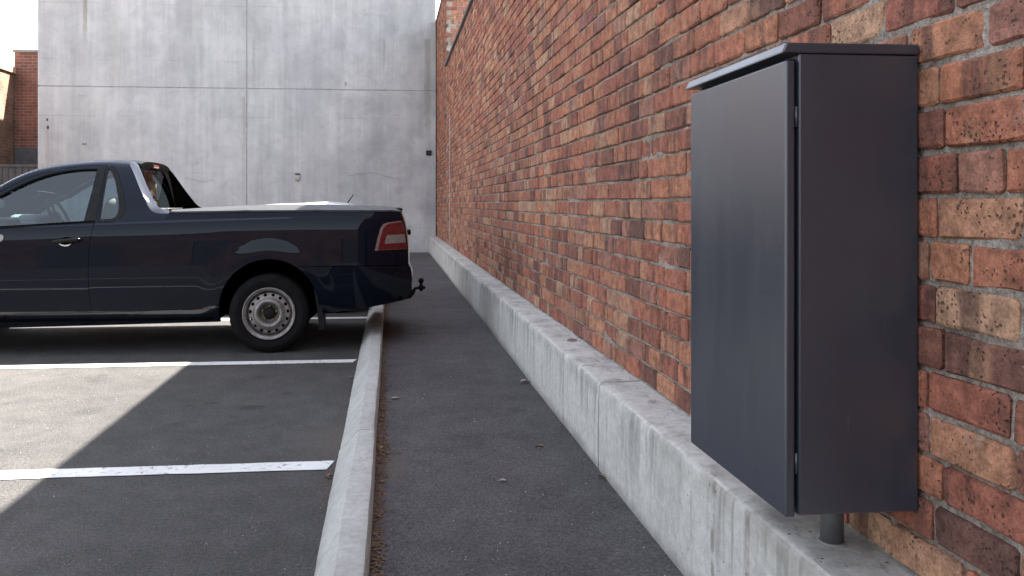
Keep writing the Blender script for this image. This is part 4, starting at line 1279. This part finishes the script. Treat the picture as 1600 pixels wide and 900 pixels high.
# tow bar
tb = tube('tow_bar', [on_y(628, 464, YC), on_y(640, 462, YC), on_y(645, 457, YC), on_y(649, 450.4, YC), on_y(655, 449.6, YC), on_y(664.5, 449.4, YC)], [.03, .028, .022, .014, .014, .014], MAT['black'], None, 10)
keep(tb, ute)
c = on_y(658, 438.5, YC)
bm = bmesh.new(); bmesh.ops.create_uvsphere(bm, u_segments=16, v_segments=10, radius=.028)
for v in bm.verts: v.co += c
add_tube(bm, [c - Vector((0, 0, .02)), c - Vector((0, 0, .045)), c - Vector((0, 0, .052)), c - Vector((0, 0, .10))], [.013, .016, .024, .018], 12)
sub_keep(bm_obj('tow_ball', bm, MAT['black'], None, True), tb)
keep(box('tow_mount', (on_y(630, 460, YC).x - .2, YC - .06, .42), (on_y(642, 460, YC).x + .01, YC + .06, .52), MAT['black'], None, .01), ute)

# cab inside
keep(box('cab_floor', (-3.95, YC - .78, .34), (-2.26, YC + .78, .70), MAT['cabdark']), ute)
dv = bmesh.new()
add_box(dv, (-3.86, YC - .70, .9), (-3.33, YC + .70, 1.10), .05, 3)
add_box(dv, (-3.62, YC + .18, 1.06), (-3.33, YC + .56, 1.165), .05, 3)
add_box(dv, (-3.60, YC - .62, 1.06), (-3.36, YC - .12, 1.145), .04, 3)
dash = bm_obj('dashboard', dv, MAT['dash'], None, False); keep(dash, ute)
for k in range(2):
    sub_keep(box('air_vent', (-3.335, YC - .48 + k * .14, 1.075), (-3.322, YC - .37 + k * .14, 1.125), MAT['black']), dash)
sw = bmesh.new()
ctr = on_y(92, 338, YC + .38)
ax = Vector((.9, 0, .42)).normalized(); u_ = Vector((0, 1, 0)); v_ = ax.cross(u_)
add_tube(sw, [ctr + (u_ * math.cos(t) + v_ * math.sin(t)) * .185 for t in np.linspace(0, 2 * math.pi, 33)], .016, 8, False)
for t in (R(90), R(210), R(330)): add_tube(sw, [ctr - ax * .03, ctr + (u_ * math.cos(t) + v_ * math.sin(t)) * .18], .013, 6)
add_tube(sw, [ctr - ax * .05, ctr], [.07, .055], 12)
add_tube(sw, [ctr - ax * .22, ctr - ax * .03], .035, 8)
keep(bm_obj('steering_wheel', sw, MAT['black'], None, True), ute)
mr = on_y(78, 291, YC)
rv = bmesh.new(); add_box(rv, (mr.x - .02, mr.y - .11, mr.z - .035), (mr.x + .02, mr.y + .11, mr.z + .035), .012, 2)
add_tube(rv, [(mr.x - .01, mr.y, mr.z + .02), (mr.x - .06, mr.y, mr.z + .07)], .012, 8)
keep(bm_obj('rear_view_mirror', rv, MAT['black']), ute)
for sd in (-1, 1):
    yy = YC + sd * .37
    sb = bmesh.new()
    add_box(sb, (-2.98, yy - .25, .66), (-2.42, yy + .25, .86), .06, 3)
    n0 = len(sb.verts); add_box(sb, (-.09, -.25, 0), (.09, .25, .60), .07, 3)
    sb.verts.ensure_lookup_table()
    for v in sb.verts[n0:]: v.co = Vector((v.co.x - 2.52 + v.co.z * .22, v.co.y * (1 - .25 * max(0, v.co.z - .35)) + yy, v.co.z + .72))
    st = bm_obj('seat', sb, MAT['seat'], None, True); keep(st, ute)
    hb_ = bmesh.new(); add_box(hb_, (-2.42, yy - .125, 1.335), (-2.32, yy + .125, 1.50), .045, 3)
    sub_keep(bm_obj('head_rest', hb_, MAT['seat'], None, True), st)
span('roof_lining', [(x, z - .035) for x, z in roofline[:-2]], MAT['cabdark'], ute, (0, 0, .02), .04)

# ================================================================== WHITE CAR behind: only the crown of its roof shows over the tonneau
WYC = 10.45
def W2(x, z):
    v = .80 + float(np.interp(z, [.15, .35, .6, .85, 1.0, 1.18, 1.26, 1.31], [-.07, -.02, 0, -.03, -.12, -.22, -.32, -.46]))
    if x > -.5: v -= .2 * ((x + .5) / .5) ** 2
    if x < -3.2: v -= .25 * ((-3.2 - x) / .6) ** 2
    return max(.2, v)
wc = thing('white_car', 'white car parked behind the utility, only its roof and short aerial showing over the tonneau', 'car', (-1.6, WYC, 0))
AX = -.80
top2 = [(-.02, .55), (-.03, .8), (-.07, .94), (-.16, 1.09), (-.29, 1.185), (-.46, 1.238), (-.57, 1.258), (AX, 1.269), (-1.10, 1.252), (-1.5, 1.235), (-1.85, 1.17), (-2.5, .90), (-3.3, .80), (-3.75, .66), (-3.8, .45)]
top2s = spline(top2, 3)
wa = lambda cx: arc(cx, .30, .34, 190, -10, 16)
side2 = top2s + [(-3.75, .22), (-3.42, .22)] + wa(-3.06) + [(-2.7, .2), (-.99, .2)] + wa(-.62)[0:] + [(-.2, .22), (-.04, .25)]
win2 = [(-2.28, .93), (-1.82, 1.115), (-1.5, 1.175), (-1.15, 1.195), (-.7, 1.195), (-.48, 1.165), (-.32, 1.09), (-.24, .98), (-.28, .93)]
for far in (False, True):
    panel('body_side', side2, MAT['white'], wc, far=far, Wf=W2, yc=WYC, sp=.07)
    panel('side_window', win2, MAT['trim'], wc, off=.004, far=far, Wf=W2, yc=WYC, sp=.07, flange=.004)
span('upper_body', top2s, MAT['white'], wc, (0, 0, .028), 0, Wf=W2, yc=WYC)
span('windscreen', spline([(-1.83, 1.18), (-2.48, .912)], 6), MAT['trim'], wc, (-.03, 0, .035), .06, Wf=W2, yc=WYC)
span('rear_window', spline([(-.155, 1.087), (-.28, 1.181)], 6), MAT['trim'], wc, (.005, 0, .034), .08, Wf=W2, yc=WYC)
for cx in (-3.06, -.62):
    for sd in (-1, 1):
        t_ = lathe('wheel', [(.0, .19), (-.008, .24), (0, .28), (.02, .295), (.16, .295), (.18, .25)], 28, MAT['rubber'])
        d_ = lathe('hub_cap', [(.01, .195), (-.004, .17), (-.008, .06), (-.01, .001)], 24, MAT['steel'])
        for o in (t_, d_):
            for v in o.data.vertices: v.co = (v.co.x + cx, (WYC - .80 + v.co.y) if sd < 0 else (WYC + .80 - v.co.y), v.co.z + .295)
            if sd > 0: o.data.flip_normals()
        keep(t_, wc); sub_keep(d_, t_)
q0, q1 = on_y(541, 319.5, WYC), on_y(552.5, 304, WYC)
keep(tube('aerial', [(q0.x - .015, WYC, q0.z - .05), tuple(q0), tuple(q0.lerp(q1, .12)), tuple(q1)], [.03, .022, .008, .005], MAT['black'], None, 8), wc)

# ================================================================== CABINET on the wall
cab = thing('utility_cabinet', 'dark grey steel service cabinet standing on the plinth against the brick wall', 'cabinet', (1.0, 1.98, .45))
CX = .837; CY0, CY1 = 1.679, 2.237; CZ0, CZ1 = .600, 1.590
DT = .0215                                          # door thickness
keep(box('cabinet_body', (CX + DT + .0075, CY0, CZ0 + .004), (WALL_X - .004, CY1, CZ1), MAT['cabinet'], None, .004, 2), cab)
keep(box('cabinet_neck', (CX + DT - .006, CY0 + .016, CZ0 + .02), (CX + DT + .02, CY1 - .016, CZ1 - .01), MAT['black']), cab)
dr = box('cabinet_door', (CX, CY0 + .001, CZ0), (CX + DT, CY1 + .002, CZ1 - .014), MAT['cabinet'], None, .005, 3); keep(dr, cab)
lid = bmesh.new()
LZ = CZ1 + .001
vs = [(CX - .010, CY0 - .003, LZ - .001), (WALL_X - .003, CY0 - .003, LZ), (WALL_X - .003, CY1 + .018, LZ), (CX - .010, CY1 + .018, LZ - .001)]
lo_ = [lid.verts.new(v) for v in vs]; hi_ = [lid.verts.new((x + (.010 if i in (0, 3) else 0), y, z + .023)) for i, (x, y, z) in enumerate(vs)]
lid.faces.new(lo_[::-1]); lid.faces.new(hi_)
for k in range(4): lid.faces.new((lo_[k], lo_[(k + 1) % 4], hi_[(k + 1) % 4], hi_[k]))
bmesh.ops.recalc_face_normals(lid, faces=lid.faces)
bmesh.ops.bevel(lid, geom=list(lid.edges), offset=.004, segments=2, affect='EDGES', profile=.5)
keep(bm_obj('cabinet_lid', lid, MAT['cabinet']), cab)
for z in (1.455, .715):
    h_ = bmesh.new(); add_tube(h_, [(CX + DT + .004, CY0 + .005, z - .022), (CX + DT + .004, CY0 + .005, z + .022)], .0034, 10)
    add_box(h_, (CX + DT + .0005, CY0 + .004, z - .018), (CX + DT + .0075, CY0 + .022, z + .018), .001, 1)
    keep(bm_obj('hinge', h_, MAT['cabinet']), cab)
lg = on_z(1300, 846, PLINTH_Z)
keep(tube('leg', [(lg.x, lg.y, PLINTH_Z - .003), (lg.x, lg.y, CZ0 + .02)], .0265, simple('leg_steel', (.13, .13, .138), .5, metal=.3), None, 24), cab)
keep(tube('leg_flange', [(lg.x, lg.y, PLINTH_Z), (lg.x, lg.y, PLINTH_Z + .003)], .031, MAT['recess'], None, 20), cab)

# ================================================================== LITTER
def leaf_mesh(L, wd, curl, seed):
    r = random.Random(seed); vs, fs = [], []
    n = 6
    for i in range(n + 1):
        t = i / n; ww = wd * math.sin(math.pi * (t * .92 + .04)) * (1 + r.uniform(-.12, .12))
        z = curl * math.sin(math.pi * t) + .004
        x = (t - .5) * L
        vs += [(x, -ww, z + curl * .5 * r.random()), (x, 0, z * .55), (x, ww, z + curl * .6 * r.random())]
        if i:
            a = 3 * (i - 1); fs += [(a, a + 3, a + 4, a + 1), (a + 1, a + 4, a + 5, a + 2)]
    return vs, fs
LEAVES = [(617, 623.5, PATH_Z, .075, .020, .1, 'paleleaf', 'pale dry leaf lying alone on the footpath near the kerb'),
          (944, 748, PATH_Z, .085, .022, -.9, 'leaf', 'curled brown leaf lying on the footpath beside the plinth'),
          (843, 701, PATH_Z, .055, .011, -.25, 'leaf', 'thin brown sliver of leaf in the middle of the footpath'),
          (785, 753, PATH_Z, .05, .014, .0, 'paleleaf', 'small pale leaf scrap in the middle of the footpath, nearer than the thin brown sliver'),
          (551, 591, 0, .085, .018, .05, 'leaf', 'thin tan leaf in the gutter below the second painted line'),
          (820, 598, PATH_Z, .085, .024, .3, 'paleleaf', 'crumpled tan leaf against the plinth halfway along the footpath'),
          (894, 533, PLINTH_Z, .085, .028, .3, 'leaf', 'curled brown leaf on top of the plinth against the bricks'),
          (596, 702, PATH_Z, .07, .016, 1.3, 'leaf', 'bent brown leaf in the heap of litter against the kerb'),
          (514, 747, 0, .05, .016, .4, 'leaf', 'small tan leaf scrap in the gutter beside the end of the nearest painted line')]
for i, (px, py, z, L, wd, rot, mt, lab) in enumerate(LEAVES):
    L *= .8; wd *= .75
    vs, fs = leaf_mesh(L, wd, .005 + .004 * (i % 3), i)
    o = mesh_obj('fallen_leaf', vs, fs, MAT[mt], None, True)
    q = on_z(px, py, z); o.location = (q.x, q.y, z + .001); o.rotation_euler = (random.uniform(-.1, .1), 0, rot)
    tag(o, lab, 'leaf', 'fallen leaves')
# crumbs of bark and leaf along both sides of the kerb and the foot of the plinth
lv, lf = [], []
def crumb(x, y, z, s):
    a = random.uniform(0, 6.28); b = random.uniform(-.6, .6); n = len(lv)
    c, d = math.cos(a) * s, math.sin(a) * s; w_ = random.uniform(.25, .6)
    lv.extend([(x - c, y - d, z + .001), (x + d * w_, y - c * w_, z + s * .4 + b * s * .3), (x + c, y + d, z + .002 + s * .2), (x - d * w_, y + c * w_, z + s * .5)])
    lf.append((n, n + 1, n + 2, n + 3))
for k in range(3600):
    y = random.uniform(1.8, 11); dens = .5 + .5 * math.sin(y * 2.3) * math.sin(y * .7 + 1)
    if random.random() > .25 + dens * .75: continue
    crumb(KERB_R + abs(random.gauss(0, .022)) + .001, y, PATH_Z, random.uniform(.004, .013))
hp = on_z(600, 703, PATH_Z)
for k in range(260):
    a = abs(random.gauss(0, .045)); crumb(KERB_R + .002 + a, hp.y + random.gauss(0, .10), PATH_Z + max(0, .018 - a * .3) * random.random(), random.uniform(.004, .011))
for k in range(330):
    crumb(KERB_L - abs(random.gauss(0, .05)), random.choice([random.uniform(2.2, 9), random.gauss(3.75, .15), random.gauss(5.5, .5)]), 0, random.uniform(.003, .008))
for k in range(160):
    crumb(PLINTH_X - abs(random.gauss(0, .03)), random.uniform(2, 14), PATH_Z, random.uniform(.003, .007))
for k in range(200):
    crumb(WALL_X - abs(random.gauss(0, .02)) - .002, random.uniform(1.5, 12), PLINTH_Z, random.uniform(.003, .008))
litter = mesh_obj('leaf_litter', lv, lf, MAT['litter']); litter['kind'] = 'stuff'; litter['label'] = 'brown leaf crumbs gathered along the kerb and plinth'
gv, gf = [], []
def stone(x, y, z, s):
    n = len(gv); a = random.uniform(0, 6.28)
    for k in range(3): gv.append((x + s * math.cos(a + k * 2.1) * random.uniform(.6, 1.2), y + s * math.sin(a + k * 2.1) * random.uniform(.6, 1.2), z - .001))
    gv.append((x, y, z + s * .8)); gf.extend([(n, n + 1, n + 3), (n + 1, n + 2, n + 3), (n + 2, n, n + 3)])
for k in range(380): stone(random.uniform(-.05, .94), 1.9 + 8 * random.random() ** 1.7, PATH_Z, random.uniform(.0015, .0042))
for k in range(420): stone(random.uniform(-2.6, -.28), 2.2 + 6 * random.random() ** 1.5, 0, random.uniform(.0015, .0042))
grit = mesh_obj('loose_grit', gv, gf, MAT['grit']); grit['kind'] = 'stuff'; grit['label'] = 'pale stone chips scattered on the asphalt'
